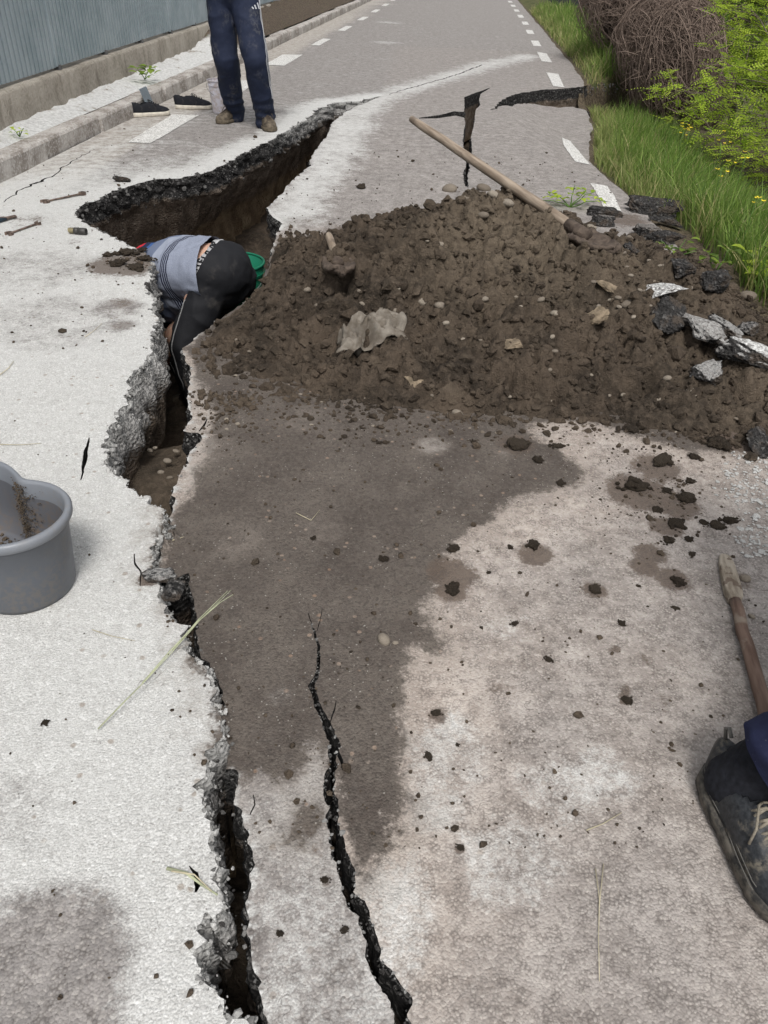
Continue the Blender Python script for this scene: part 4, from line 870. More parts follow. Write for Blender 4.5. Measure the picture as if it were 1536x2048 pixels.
def PZ(x, y):
    i = (y-2.0)/.0085; j = (x+.9)/.0085
    if 0 <= i < len(yy_)-1 and 0 <= j < len(xs_)-1: return max(float(HZI[int(i), int(j)]), SZ(x, y))
    return SZ(x, y) if x < EX(y) else VZ(x, y)
def GP(px, py):
    d = ray(px, py); d = d/d[1]; y = 1.2
    while y < 12:
        p = CP+d*y
        if p[2] < PZ(p[0], p[1]): return p
        y += .012
    return G(px, py)
# ---- lumps, crumbs, stones
def clod_v(base, seed, am=.55, fr=1.6):
    v = base[0].copy(); return v*(1+am*fbm(v*fr+seed*7.7, 3, seed)+am*.4*vnoise(v*5+seed, seed+3))[:, None]
CV1 = [clod_v(ICO1, s) for s in range(14)]; CV2 = [clod_v(ICO2, s+20) for s in range(12)]
def randrot(r):
    q = r.normal(0, 1, 4); q /= np.linalg.norm(q); a, b, c, d = q
    return np.array([[1-2*(c*c+d*d), 2*(b*c-a*d), 2*(b*d+a*c)], [2*(b*c+a*d), 1-2*(b*b+d*d), 2*(c*d-a*b)], [2*(b*d-a*c), 2*(c*d+a*b), 1-2*(b*b+c*c)]])
def crumbs(name, P, S, mat, seed, sub=1, flat=.75, attr=None):
    r = np.random.default_rng(seed); base = CV1 if sub == 1 else CV2; fc = (ICO1 if sub == 1 else ICO2)[1]; m = len(base[0]); V = np.empty((len(P), m, 3))
    for i in range(len(P)):
        v = (base[r.integers(len(base))]*np.array([1, r.uniform(.6, 1), r.uniform(.5, .9)]))@randrot(r).T; v[:, 2] *= flat; V[i] = v*S[i]+P[i]
    F_ = (np.arange(len(P))[:, None, None]*m+fc[None]).reshape(-1, 3); return obj(name, V.reshape(-1, 3), F_, mat, smooth=False, attrs={k: np.repeat(a, m) for k, a in (attr or {}).items()})
r = np.random.default_rng(77); N = 11500
cx = r.uniform(-.75, 1.65, N*3); cy = r.uniform(2.05, 4.3, N*3); w_ = heap_base(cx, cy) > .012*r.random(N*3); w_ &= sdf(cx, cy, FISS_C) < -.02; cx, cy = cx[w_][:N], cy[w_][:N]
S = np.clip(r.lognormal(-5.15, .6, len(cx)), .003, .030); P_ = np.array([(a, b, PZ(a, b)+s*.2) for a, b, s in zip(cx, cy, S)])
dr = np.clip(1.1*np.exp(-(((cx-.55)/.5)**2+((cy-3.3)/.42)**2))*.9+r.normal(0, .12, len(cx)), 0, 1); o = crumbs('soil_crumbs', P_, S, SOIL, 78, attr=dict(dry=dr)); tag(o, 'loose crumbs of soil covering the heap', 'soil', kind='stuff')
N2 = 3000; ix = r.choice(len(cx), N2, False); S2 = np.clip(r.lognormal(-4.25, .42, N2), .008, .048); P2_ = np.array([(cx[i], cy[i], PZ(cx[i], cy[i])+s*.12) for i, s in zip(ix, S2)])
o = crumbs('soil_lumps', P2_, S2, SOIL, 81, sub=1, flat=.85, attr=dict(dry=np.clip(dr[ix]*.8+r.normal(0, .12, N2), 0, 1))); tag(o, 'fist sized lumps of soil in the heap', 'soil', kind='stuff')
# crumbs strewn on the road around the heap and near the tools
P_ = []; S = []
for k in range(3600):
    m = r.random()
    if m < .52: a, b = r.uniform(380, 1536), 780+abs(r.normal(0, 65))
    elif m < .62: a, b = r.normal(1310, 75), r.normal(985, 60)
    elif m < .80: a, b = r.uniform(330, 1530), r.uniform(800, 1700)
    elif m < .84: a, b = r.normal(265, 40), r.normal(522, 16)
    elif m < .90: a, b = r.uniform(0, 520), r.uniform(250, 700)
    elif m < .985: a, b = r.uniform(550, 1250), r.uniform(300, 470)
    else: a, b = r.uniform(0, 420), r.uniform(750, 2000)
    q = GS(a, b)
    if q[0] > EX(q[1]) or q[0] < KX(q[1])+.02: continue
    s = min(.013, float(r.lognormal(-5.95, .6)))*(1 if b > 900 else 1.5); q[2] = SZ(q[0], q[1])+s*.35; P_.append(q); S.append(s)
P_ = np.array(P_); S = np.array(S); kk_ = ~pip(P_[:, 0], P_[:, 1], FISS_C); P_ = P_[kk_]; S = S[kk_]
o = crumbs('scattered_crumbs', np.array(P_), np.array(S), SOIL, 79, attr=dict(dry=r.uniform(0, .35, len(P_)))); tag(o, 'tiny crumbs of soil scattered over the road', 'soil', kind='stuff')
P_ = []; S = []
for k in range(420):
    q = GS(r.uniform(400, 1530), 785+abs(r.normal(0, 24))); s = float(np.clip(r.lognormal(-4.75, .4), .004, .022)); q[2] = SZ(q[0], q[1])+s*.3; P_.append(q); S.append(s)
o = crumbs('spilled_lumps', np.array(P_), np.array(S), SOIL, 84, attr=dict(dry=r.uniform(0, .35, len(P_)))); tag(o, 'lumps of soil spilled along the front of the heap', 'soil', kind='stuff')
# crumbled asphalt along the fissure edge
AM = NT('crumbled_asphalt', .92, .3); n = AM; t = n.attr('tone'); nf = n.noise(160, 3, .6); c = n.mix(t, (.03, .028, .027), (.56, .555, .535)); c = n.mix(n.math('MULTIPLY', n.step(.55, .7, nf), .5), c, (.30, .29, .28)); n.col(c); n.bump(nf, .8, .006)
P_ = []; S = []; TO = []
WV, WA = WALLV[100]
for k in range(7000):
    i = int(r.integers(3, len(CL)-3)); fr2 = i > ifar
    if fr2 and r.random() < .2: continue
    kr = int(min(12, abs(r.normal(0, 5)))); q = WV[kr, i]; d = DEP[kr]; s = float(np.clip(r.lognormal(-5.75, .65), .0014, .016))*(.75 if CL[i][1] < 1.6 else 1 if CL[i][1] < 2.9 else 1.35)
    P_.append((q[0]+r.normal(0, .003), q[1]+r.normal(0, .003), q[2]-s*.2+r.normal(0, .003)-(.003 if kr == 0 else 0))); S.append(s); dusty = d_l[i]*(1-d*3.5); TO.append(np.clip(dusty*r.uniform(.3, 1.05) if r.random() < dusty+.05 else r.uniform(0, .2), 0, 1))
for k in range(900):
    i = int(r.integers(3, len(CR)-3)); s = float(np.clip(r.lognormal(-5.8, .4), .002, .008)); d = abs(r.normal(0, .03)); P_.append((CR[i][0]+r.normal(0, .004), CR[i][1]+r.normal(0, .004), float(dropz(CR[i][0], CR[i][1]))-d)); S.append(s); TO.append(r.uniform(.05, .5))
for ch in crB:
    for k in range(420):
        i = int(r.integers(0, len(ch))); s = float(np.clip(r.lognormal(-6.1, .45), .0015, .006)); d = abs(r.normal(0, .02)); P_.append((ch[i][0]+r.normal(0, .002), ch[i][1]+r.normal(0, .002), SZ(ch[i][0], ch[i][1])-d)); S.append(s); TO.append(r.uniform(0, .12) if d > .006 else r.uniform(.1, .55))
for (ch, N_) in ((DT, 350), (crC, 200)):
    for k in range(N_):
        i = int(r.integers(0, len(ch))); s = float(np.clip(r.lognormal(-5., .4), .003, .014)); d = abs(r.normal(0, .06)); P_.append((ch[i][0]+r.normal(0, .006), ch[i][1]+r.normal(0, .006), -d-.01)); S.append(s); TO.append(r.uniform(0, .12))
o = crumbs('asphalt_crumbs', np.array(P_), np.array(S), AM.m, 80, flat=1., attr=dict(tone=np.array(TO))); tag(o, 'crumbled asphalt grains along the broken fissure edges', 'asphalt crumbs', kind='stuff')
# white flakes of the broken road marking at the right edge
P_ = []; S = []
for k in range(620):
    a, b = r.uniform(1425, 1575), r.uniform(905, 1115)
    if a < 1440+(b-905)*.28+18*math.sin(b*.05)+r.normal(0, 12): continue
    q = GS(a, b); s = float(np.clip(r.lognormal(-5.35, .45), .002, .012)); q[2] = SZ(q[0], q[1])+.003; P_.append(q); S.append(s)
o = crumbs('paint_flakes', np.array(P_), np.array(S), AM.m, 83, flat=.35, attr=dict(tone=r.uniform(.75, 1.0, len(P_)))); tag(o, 'white flakes of crumbled road paint at the right edge', 'paint flakes', kind='stuff')
# individual stones
ST = NT('river_stone', .8, .35); n = ST; rn = n.n('ShaderNodeObjectInfo').outputs['Random']; a = n.noise(14, 4, .6); c = n.mix(rn, (.15, .125, .098), (.33, .29, .235)); c = n.mix(n.math('MULTIPLY', n.step(.4, .65, a), .6), c, (.11, .085, .065)); n.col(c); n.bump(n.noise(60, 3), .3, .004); STONE = ST.m
smesh = []
for k in range(6):
    v = ICO2[0]*np.array([1, .74, .55])*(1+.13*fbm(ICO2[0]*1.4+k*9, 2, k))[:, None]; smesh.append(meshdata('stone', v, ICO2[1], STONE))
def stone(px, py, wpx, label, group=None, name='stone', where=GP, mesh=None, rz=None, sink=.25, cat='stone'):
    q = where(px, py); rad = wpx/2/(FPX/np.linalg.norm(q-CP)); o = bpy.data.objects.new(name, mesh or random.choice(smesh)); o.location = (q[0], q[1], q[2]+rad*(.5-sink)); o.scale = (rad,)*3
    o.rotation_euler = (random.uniform(-.35, .35), random.uniform(-.35, .35), random.uniform(-.6, .6) if rz is None else rz); link(o); return tag(o, label, cat, group)
for a, b, w_ in [(600, 222, 0)]: pass
zs = lambda a, b: (600+a/1.641, 300+b/1.641)
for a, b, w_, lb in ((600, 220, 40, 'grey rounded stone on the upper slope of the soil heap'), (460, 315, 34, 'brownish grey stone on the upper left slope of the heap'), (405, 505, 40, 'flat grey stone left of the heap centre above the rag'), (462, 518, 46, 'oval brown stone right of the flat grey one'), (605, 492, 28, 'small oval stone on the middle of the heap'), (837, 541, 34, 'pale round pebble on the middle right of the heap'), (1073, 512, 46, 'pale orange stone on the right slope of the heap'), (835, 664, 24, 'small egg shaped orange pebble near the heap foot'), (1204, 752, 28, 'cream pebble on the lower right soil'), (1284, 795, 36, 'brown pebble on the lower right soil below the cream one'), (818, 825, 40, 'pale stone at the front foot of the heap'), (22, 462, 30, 'tan stone at the left edge of the heap'), (196, 463, 24, 'pale brown pebble on the left slope of the heap'), (1226, 562, 50, 'earthy stone in the soil right of the heap'), (515, 868, 42, 'dark grey round stone on the wet road in front of the heap'), (680, 180, 44, 'tan stone on the heap crest by the shovel handle'), (635, 152, 40, 'grey tan stone on the very top of the heap'), (603, 132, 46, 'upright tan stone on the heap crest'), (953, 257, 30, 'pale pebble behind the shovel blade'), (1085, 295, 34, 'grey white stone behind the heap to the right'), (1180, 382, 26, 'white pebble right of the heap among chips'), (1468, 485, 48, 'round tan stone at the verge foot by the right edge'), (545, 160, 26, 'small grey stone at the back of the heap crest'), (490, 135, 50, 'dark clod shaped stone behind the heap crest'), (1110, 915, 22, 'small tan pebble on the road right of the heap foot')): stone(*zs(a, b), w_/1.641, lb)
# angular slabs of stone in the heap
def rock_mesh(seed, dims, am=.16):
    """broken angular lump: hull of random points, faceted, with rough faces; returns v, f"""
    rk = np.random.default_rng(seed+900); bm = bmesh.new(); p = rk.uniform(-1, 1, (16, 3)); p = p/np.maximum(np.abs(p).max(1, keepdims=True), .01)*rk.uniform(.78, 1, (16, 1))
    for q in p: bm.verts.new(q)
    h_ = bmesh.ops.convex_hull(bm, input=bm.verts); bmesh.ops.delete(bm, geom=[v_ for v_ in bm.verts if not v_.link_faces], context='VERTS'); bmesh.ops.triangulate(bm, faces=bm.faces)
    for _ in range(3): bmesh.ops.subdivide_edges(bm, edges=[e for e in bm.edges if e.calc_length() > .22], cuts=1, use_grid_fill=True); bmesh.ops.triangulate(bm, faces=bm.faces)
    bm.verts.index_update(); v = np.array([q.co[:] for q in bm.verts]); f = np.array([[q.index for q in t.verts] for t in bm.faces]); bm.free()
    v = v*(1+am*.9*fbm(v*2.6+seed*5, 3, seed)+am*.7*fbm(v*8+seed*3, 2, seed+4))[:, None]; return v*np.array(dims)/2, f
RK = plain('tan_rock', (.19, .15, .105), .9, .5, 30, .25, .8)
def rock(px, py, w_, h_, label, seed, mat, name='rock', tilt=(0, 0, 0), where=GP, thick=.4, cat='rock', attrs=None, rz=0, sink=.2, am=.16, lift=0.):
    q = where(px, py); k = 1/(FPX/np.linalg.norm(q-CP)); W, D, T = w_*k, h_*k*1.25, w_*k*thick; v, rf_ = rock_mesh(seed, (W, D, T), am); at = None
    if attrs:
        nn = vnormals(v, [tuple(t) for t in rf_]); at = {kk: f(v, nn) for kk, f in attrs.items()}
    o = obj(name, v, rf_, mat, None, False, at, (q[0], q[1], q[2]+T*(.5-sink))); o.rotation_euler = (tilt[0], tilt[1], tilt[2]+rz); o.location.z += lift*T; return tag(o, label, cat)
rock(*zs(968, 560), 56, 26, 'flat tan slab of rock tilted on the right slope of the heap', 1, RK, tilt=(.2, -.45, .2)); rock(*zs(695, 645), 44, 28, 'yellowish rock slab near the front of the heap', 2, RK, tilt=(.3, -.3, .4)); rock(*zs(380, 765), 44, 30, 'earthy brown rock at the heap foot below the rag', 3, RK, tilt=(.2, .2, .4)); rock(*zs(1000, 452), 22, 34, 'narrow reddish brown rock on the right of the heap', 4, RK, tilt=(.3, .1, 1.2), thick=.6)
pt = ['oval tan pebble half sunk in the soil heap', 'small rounded pebble lying in the soil heap']
r2 = random.Random(5)
for k in range(70):
    a, b = r2.uniform(470, 1380), r2.uniform(430, 800)
    if b < 430+abs(a-950)*.28 or (a < 560 and b < 620): continue
    stone(a, b, r2.choice((8, 9, 10, 11, 12, 14, 16)), 'small rounded pebble half sunk in the soil heap', 'small pebbles in the soil heap', 'pebble', cat='pebble')
for k in range(34):
    a, b = r2.uniform(1150, 1420), r2.uniform(440, 640)
    if b < 440+(a-1150)*.15 or b < 400+(a-1150)*.72: continue
    stone(a, b, r2.uniform(8, 15), 'small pale pebble among the chips between heap and verge', 'small pebbles beside the heap', 'pebble', cat='pebble')
for k in range(34): stone(r2.uniform(450, 1500), r2.uniform(790, 880), r2.uniform(7, 13), 'small pebble on the muddy road at the foot of the heap', 'small pebbles at the heap foot', 'pebble', cat='pebble')
for (a, b, w_, lb) in ((300, 903, 13, 'upper left cobble of three in the fissure soil'), (310, 898, 12, 'right cobble of three in the fissure soil'), (322, 947, 15, 'pale cobble low in the fissure soil'), (353, 905, 14, 'brown cobble beside the right fissure wall'), (336, 925, 18, 'largest brown cobble in the fissure soil'), (340, 958, 14, 'lowest brown cobble in the fissure soil')):
    stone(a, b, w_, lb, where=lambda u_, v_: G(u_, v_, -.24), name='cobble', sink=.1)
q_ = stone(768, 1282, 34, 'long brown stone lying alone on the wet road', rz=2.0, where=GS); stone(791, 1287, 14, 'small white shell bit beside the long brown stone', where=GS, name='shell_fragment', cat='shell'); stone(1489, 1159, 22, 'tan pebble right of the wooden paddle', where=GS); stone(1503, 1234, 14, 'black chip right of the paddle neck', where=GS, name='stone')
# asphalt chunks
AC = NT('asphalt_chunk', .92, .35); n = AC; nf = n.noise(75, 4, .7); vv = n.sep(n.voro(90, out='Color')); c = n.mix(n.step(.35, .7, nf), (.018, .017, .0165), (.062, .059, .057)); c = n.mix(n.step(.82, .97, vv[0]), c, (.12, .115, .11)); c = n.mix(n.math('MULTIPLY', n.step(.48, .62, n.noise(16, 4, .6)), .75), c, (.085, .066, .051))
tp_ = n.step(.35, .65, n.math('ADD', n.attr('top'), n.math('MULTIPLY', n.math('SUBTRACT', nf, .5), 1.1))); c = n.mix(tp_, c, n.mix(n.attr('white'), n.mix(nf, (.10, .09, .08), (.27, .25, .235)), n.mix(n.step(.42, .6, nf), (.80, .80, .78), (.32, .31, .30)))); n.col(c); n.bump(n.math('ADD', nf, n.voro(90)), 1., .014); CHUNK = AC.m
def chunk(px, py, w_, h_, label, seed, white=0, top=.8, tilt=(0, 0, 0), thick=.42, am=.2):
    w_, h_ = w_*1.15, h_*1.2
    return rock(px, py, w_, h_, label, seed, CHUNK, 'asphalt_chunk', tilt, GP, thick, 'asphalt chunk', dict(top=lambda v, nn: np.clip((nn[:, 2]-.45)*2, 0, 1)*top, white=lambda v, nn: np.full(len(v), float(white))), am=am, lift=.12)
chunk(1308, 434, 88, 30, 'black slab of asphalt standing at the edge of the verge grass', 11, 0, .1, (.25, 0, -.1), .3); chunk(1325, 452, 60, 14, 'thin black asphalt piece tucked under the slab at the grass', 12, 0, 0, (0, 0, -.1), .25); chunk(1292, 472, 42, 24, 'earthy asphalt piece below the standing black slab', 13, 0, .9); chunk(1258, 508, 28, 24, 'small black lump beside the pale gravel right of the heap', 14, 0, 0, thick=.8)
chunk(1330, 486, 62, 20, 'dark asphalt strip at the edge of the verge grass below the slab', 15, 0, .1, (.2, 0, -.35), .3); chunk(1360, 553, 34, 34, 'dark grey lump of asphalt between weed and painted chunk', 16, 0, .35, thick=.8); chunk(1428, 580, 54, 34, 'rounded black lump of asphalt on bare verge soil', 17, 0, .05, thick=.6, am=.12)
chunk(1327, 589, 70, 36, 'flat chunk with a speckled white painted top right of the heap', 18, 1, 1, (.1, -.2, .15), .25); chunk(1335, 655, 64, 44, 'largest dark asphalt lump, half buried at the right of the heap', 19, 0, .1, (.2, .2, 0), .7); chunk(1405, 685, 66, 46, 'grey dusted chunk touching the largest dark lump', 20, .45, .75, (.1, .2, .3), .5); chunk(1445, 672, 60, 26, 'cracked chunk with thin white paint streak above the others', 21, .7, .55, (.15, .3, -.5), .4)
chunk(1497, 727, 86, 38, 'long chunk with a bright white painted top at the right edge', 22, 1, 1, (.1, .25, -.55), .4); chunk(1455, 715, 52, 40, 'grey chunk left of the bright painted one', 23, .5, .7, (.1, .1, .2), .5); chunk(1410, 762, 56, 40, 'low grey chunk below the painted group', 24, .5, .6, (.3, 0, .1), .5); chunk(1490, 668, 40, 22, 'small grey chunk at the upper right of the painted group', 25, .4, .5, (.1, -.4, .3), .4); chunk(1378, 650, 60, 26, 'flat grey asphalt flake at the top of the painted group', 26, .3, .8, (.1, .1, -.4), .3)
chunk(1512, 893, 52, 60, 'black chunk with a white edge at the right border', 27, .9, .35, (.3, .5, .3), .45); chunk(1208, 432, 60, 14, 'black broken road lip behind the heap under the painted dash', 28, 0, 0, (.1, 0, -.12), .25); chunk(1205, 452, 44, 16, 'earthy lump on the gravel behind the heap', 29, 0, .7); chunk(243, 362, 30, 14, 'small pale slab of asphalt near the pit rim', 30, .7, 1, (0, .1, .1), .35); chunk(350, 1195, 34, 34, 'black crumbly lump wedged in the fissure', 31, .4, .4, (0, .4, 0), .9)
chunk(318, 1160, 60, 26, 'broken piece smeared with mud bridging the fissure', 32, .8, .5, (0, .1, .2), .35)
# clods on the road
zc = lambda a, b: (600+a/1.641, 800+b/1.641); cmesh = []
for k in range(10):
    rc = np.random.default_rng(600+k); V = []; F_ = []; nb = 0
    v0 = ICO3[0]*np.array([.72, .6, .36]); v0 = v0*(1+.42*fbm(ICO3[0]*2.2+k*4, 3, k+60)+.22*fbm(ICO3[0]*7, 2, k+70))[:, None]; V.append(v0); F_.append(ICO3[1]); nb = len(v0)
    for q in range(26):
        an_ = rc.uniform(0, 6.28); rr_ = abs(rc.normal(.62, .27)); sz = float(np.clip(rc.lognormal(-2.0, .5), .05, .32))*(1.25-.4*rr_); vv_ = CV2[rc.integers(len(CV2))]@randrot(rc).T*sz*np.array([1, 1, .8])+np.array([rr_*math.cos(an_), rr_*math.sin(an_)*.85, max(-.1, .24*(1-rr_)+rc.normal(0, .08))]); V.append(vv_); F_.append(ICO2[1]+nb); nb += len(vv_)
    v = np.vstack(V); cmesh.append(meshdata('soil_clod', v, np.vstack(F_), SOIL, attrs=dict(dry=np.full(len(v), .22+.4*(k % 3)/2))))
near_lb = [('big crumbly clod, largest of the cluster left of the paddle', 1100, 290, 100), ('wide clod at the top of the cluster by the heap foot', 1185, 205, 85), ('rounded clod at the right of the cluster', 1270, 325, 72), ('flat ridged clod at the bottom of the cluster', 1235, 410, 70), ('flat clod lower right of the cluster', 1370, 415, 58), ('rightmost flat clod of the cluster near the white chips', 1410, 400, 62), ('small clod below the biggest one in the cluster', 1170, 362, 42), ('clod beside the upper right of the cluster', 1280, 270, 40), ('clod between the biggest and the rounded one', 1205, 300, 40), ('clod halfway between cluster and smear above the paddle', 1210, 465, 48), ('small clod right of the smear above the paddle', 1275, 460, 40), ('clod at the lower end of the long mud smear', 1240, 600, 56), ('clod sitting on the dark stain in the tan road', 765, 480, 62), ('jagged clod on a small stain left of the long smear', 970, 625, 60), ('muddy clod at the wet edge, lower of two', 500, 625, 76), ('muddy clod at the wet edge, upper of two', 505, 490, 58), ('larger of two clods on the wet road', 275, 525, 44), ('smaller of two clods on the wet road', 330, 510, 28), ('dark round clod alone on the tan road', 705, 735, 34), ('dark clod with a point alone right of the round one', 1055, 735, 36), ('disc like clod alone lower on the tan road', 815, 855, 32), ('oval clod alone left of the paddle blade', 1230, 685, 30), ('star shaped clod with a trail above it', 1075, 990, 46), ('twin dropping of mud near the wet edge', 447, 1030, 40), ('small dark clod left of the paddle tip', 1285, 510, 32), ('long flat clod on the wet road below the heap', 780, 200, 54), ('low clod at the right end of the wet patch', 855, 275, 44), ('clods crumbling in a patch on the wet road', 715, 150, 92), ('small clod on wet road below the round stone', 570, 142, 36), ('small clod on wet road left below the heap', 260, 142, 28), ('stone like clod above the cluster', 1292, 190, 44), ('tiny round clod right of the jagged one', 1110, 612, 20), ('small clod upper right of the stain', 690, 485, 28), ('small clod right of the wet edge clods', 620, 567, 22), ('clod at the upper right of the tan road', 845, 155, 50), ('flat clod beside the painted road edge', 1325, 405, 36), ('dark clod at the heap foot, right side', 1085, 100, 62), ('big dark clod spread at the right heap foot', 1370, 150, 90)]
def clod(px, py, w_, lb, flat=1.0, group=None, where=GS): 
    q = where(px, py); rad = w_/2/(FPX/np.linalg.norm(q-CP)); o = bpy.data.objects.new('soil_clod', random.choice(cmesh)); o.location = (q[0], q[1], q[2]+rad*.22*flat); o.scale = (rad, rad*random.uniform(.8, 1.1), rad*flat*random.uniform(.75, 1.05)); o.rotation_euler = (0, 0, random.uniform(0, 6.28)); link(o); return tag(o, lb, 'soil clod', group)
for lb, a, b, w_ in near_lb: clod(*zc(a, b), w_/1.641*.95, lb, .9)
for (a, b, w_, lb) in ((857, 1513, 22, 'oval mud spot clod near the long crack'), (921, 1695, 17, 'small brown clod low on the dry road'), (91, 1446, 17, 'lone brown clod on the white slab'), (627, 1077, 16, 'small dark clod high on the wet road'), (1095, 1320, 0, ''), (915, 1490, 10, 'tiny clod right of the oval mud spot'), (252, 508, 40, 'longest of the clods beside the pit rim'), (292, 520, 34, 'rightmost clod at the pit rim'), (236, 530, 36, 'leftmost clod at the pit rim'), (272, 538, 36, 'lowest clod at the pit rim'), (215, 512, 24, 'small clod farthest from the pit rim'), (285, 502, 26, 'highest clod at the pit rim'), (203, 479, 8, 'round black crumb beside the pipe fitting'), (722, 376, 26, 'flat grey clod on the dry road behind the heap'), (650, 1760, 18, 'mud spot beside the lower long crack'), (560, 1868, 16, 'small mud crumb on the strip between cracks'), (690, 1860, 20, 'mud crumb on the right lip of the strip')):
    if w_: clod(a, b, w_, lb, .8)
# rag
RG = NT('muddy_cloth', .95, .15); n = RG; a = n.noise(20, 4, .6); wv2 = n.noise(260, 2, .5); c = n.mix(n.step(.35, .7, a), (.13, .11, .088), (.27, .245, .21)); c = n.mix(n.math('MULTIPLY', wv2, .4), c, (.12, .10, .08)); n.col(c); n.bump(wv2, .5, .003)
q = GP(742, 668); m = 46; U, V_ = np.meshgrid(np.linspace(-1, 1, m), np.linspace(-1, 1, m)); U = U.ravel(); V_ = V_.ravel(); rr_ = 1-.25*np.abs(fbm(p3(U*1.5, V_*1.5), 2, 5)); X = q[0]+.125*U*rr_+.025*fbm(p3(U*2, V_*2, 3), 2, 6); Y = q[1]+.075*V_*rr_+.03*U+.025*fbm(p3(U*2, V_*2, 8), 2, 7)
fold = np.abs(fbm(p3(U*1.6+V_*1.2, V_*.7), 2, 8)); Z = np.array([PZ(a_, b_) for a_, b_ in zip(X, Y)]); Z = np.minimum(Z.mean()+.03, Z)*.5+(q[2]-.01+.25*(Y-q[1]))*.5+.020+.15*(.42-fold)*np.clip(1.15-(U*U+V_*V_)*.62, 0, 1)+.012*fbm(p3(U*5, V_*5), 2, 9)
rg = obj('rag', np.stack([X, Y, Z], -1), gridf(m, m), RG.m); sm = rg.modifiers.new('t', 'SOLIDIFY'); sm.thickness = .003; tag(rg, 'crumpled muddy grey rag lying on the soil heap', 'rag')
# straws
GRN = plain('pale_green_straw', (.36, .38, .25), .6, .25, 20); DRY = plain('dry_straw', (.48, .43, .30), .7, .2, 20)
def straw(px, label, mat=DRY, rad=.0014, lift=.004, name='straw', sag=0, group=None):
    P = [GS(a, b) for a, b in px]; P = [np.array([p[0], p[1], max(SZ(p[0], p[1]), -.05)+lift+(.012 if 0 < i < len(P)-1 else 0)*sag]) for i, p in enumerate(P)]; mb = MB(); mb.tube(P, np.linspace(rad, rad*.5, len(P)), 5); return tag(mb.build(name, mat), label, 'straw', group)
gb = empty('grass_stalk', GS(200, 1455)); inv = Matrix.Translation(-gb.location)
for nm, px in (('stem', [(196, 1458), (240, 1412), (292, 1360), (345, 1303), (400, 1240), (462, 1180)]), ('blade', [(285, 1366), (340, 1302), (395, 1244), (440, 1205), (466, 1189)]), ('blade', [(345, 1300), (398, 1238), (455, 1182)])):
    P = [G(a, b, .012+.01*i) for i, (a, b) in enumerate(px)]; mb = MB(); mb.tube(P, np.linspace(.0018 if nm == 'stem' else .0021, .0008, len(P)), 5, True, .5); o = mb.build(nm, GRN, gb); o.matrix_parent_inverse = inv
tag(gb, 'long pale green grass stalk bridging the fissure', 'grass stalk')
straw([(335, 1742), (375, 1752), (405, 1775), (436, 1795)], 'dry yellow straw at the chipped fissure lip', GRN, .003, .008); straw([(345, 1750), (390, 1757), (425, 1790)], 'thinner straw twisted with the one at the chipped lip', DRY, .0016, .012); straw([(1190, 1740), (1198, 1800), (1196, 1880), (1198, 1965)], 'long thin upright straw low on the dry road', DRY, .0011); straw([(1206, 1730), (1200, 1790), (1197, 1830)], 'short straw crossing the long thin one', DRY, .001); straw([(1172, 1663), (1205, 1650), (1242, 1628)], 'short slanted straw left of the black shoe', DRY, .0013); straw([(592, 1028), (622, 1043), (640, 1022)], 'curled root fibre on the wet road', DRY, .0013); straw([(0, 891), (40, 892), (82, 889)], 'thin straw at the left edge above the grey tub', DRY, .0013); straw([(0, 752), (18, 738), (28, 724)], 'short straw at the left edge of the white slab', DRY, .0016); straw([(170, 676), (190, 662), (205, 648)], 'thin straw near the mud stain on the white slab', DRY, .0012); straw([(185, 1262), (225, 1275), (270, 1284)], 'faint straw right below the grey tub', DRY, .001); straw([(345, 1083), (356, 1080), (368, 1076)], 'short white straw beside the fissure', DRY, .0016)

# =================================================================== BUCKETS, TOOLS, SHOES
def plastic(name, c, rough=.45, dirt=(.16, .12, .09), amt=.5):
    n = NT(name, rough, .45); a = n.noise(5, 5, .65); b = n.noise(90, 4, .6); f = n.math('MULTIPLY', n.step(.44, .62, a), n.step(.38, .62, b)); b = n.noise(55, 4, .7); n.col(n.mix(n.math('MULTIPLY', f, amt), n.mix(n.noise(3, 2), tuple(q*.88 for q in c), c), dirt)); n.rough(n.step(.3, .7, a, rough-.08, rough+.2)); n.bump(b, .12, .003); return n.m
# grey tub with two lobes
TUB = plastic('grey_tub_plastic', (.105, .115, .133), .42, (.17, .145, .115), .45); DIRT = SOIL
th = np.linspace(0, 2*np.pi, 96, endpoint=False); lob = [(.0, .0, .118), (-.17, .05, .155)]
def support(th, c0=(-.075, .02)):
    out = np.zeros(len(th))
    for k, t in enumerate(th):
        d = np.array([math.cos(t), math.sin(t)])
        for (cx_, cy_, rr) in lob:
            o_ = np.array(c0)-np.array([cx_, cy_]); b = o_@d; c_ = o_@o_-rr*rr; D_ = b*b-c_
            if D_ > 0: out[k] = max(out[k], -b+math.sqrt(D_))
    for _ in range(10): out = (np.roll(out, 1)+2*out+np.roll(out, -1))/4
    return out
R_ = support(th)
def tub_ring(s, z, dr=0.): return [(-.075+math.cos(t)*(q*s+dr), .02+math.sin(t)*(q*s+dr), z) for t, q in zip(th, R_)]
TH_ = .205; tb = empty('grey_tub', (-.795, 1.302, 0)); mb = MB()
prof = [(.80, .006, 0), (.86, .0, 0), (.885, .012, 0), (.93, .10, 0), (.965, TH_-.035, 0), (.968, TH_-.03, .004), (.972, TH_-.022, .004)]
rim = [(.985, TH_-.022, .004), (.985, TH_-.014, .010), (.985, TH_-.004, .0105), (.985, TH_+.003, .006), (.985, TH_+.003, -.002), (.985, TH_-.004, -.006)]
inner = [(.955, TH_-.04, -.006), (.915, .10, -.006), (.865, .02, -.006), (.80, .014, -.006)]
mb.rings([tub_ring(*p) for p in prof+rim[:1]], True, False); body = mb.build('tub_wall', TUB, tb)
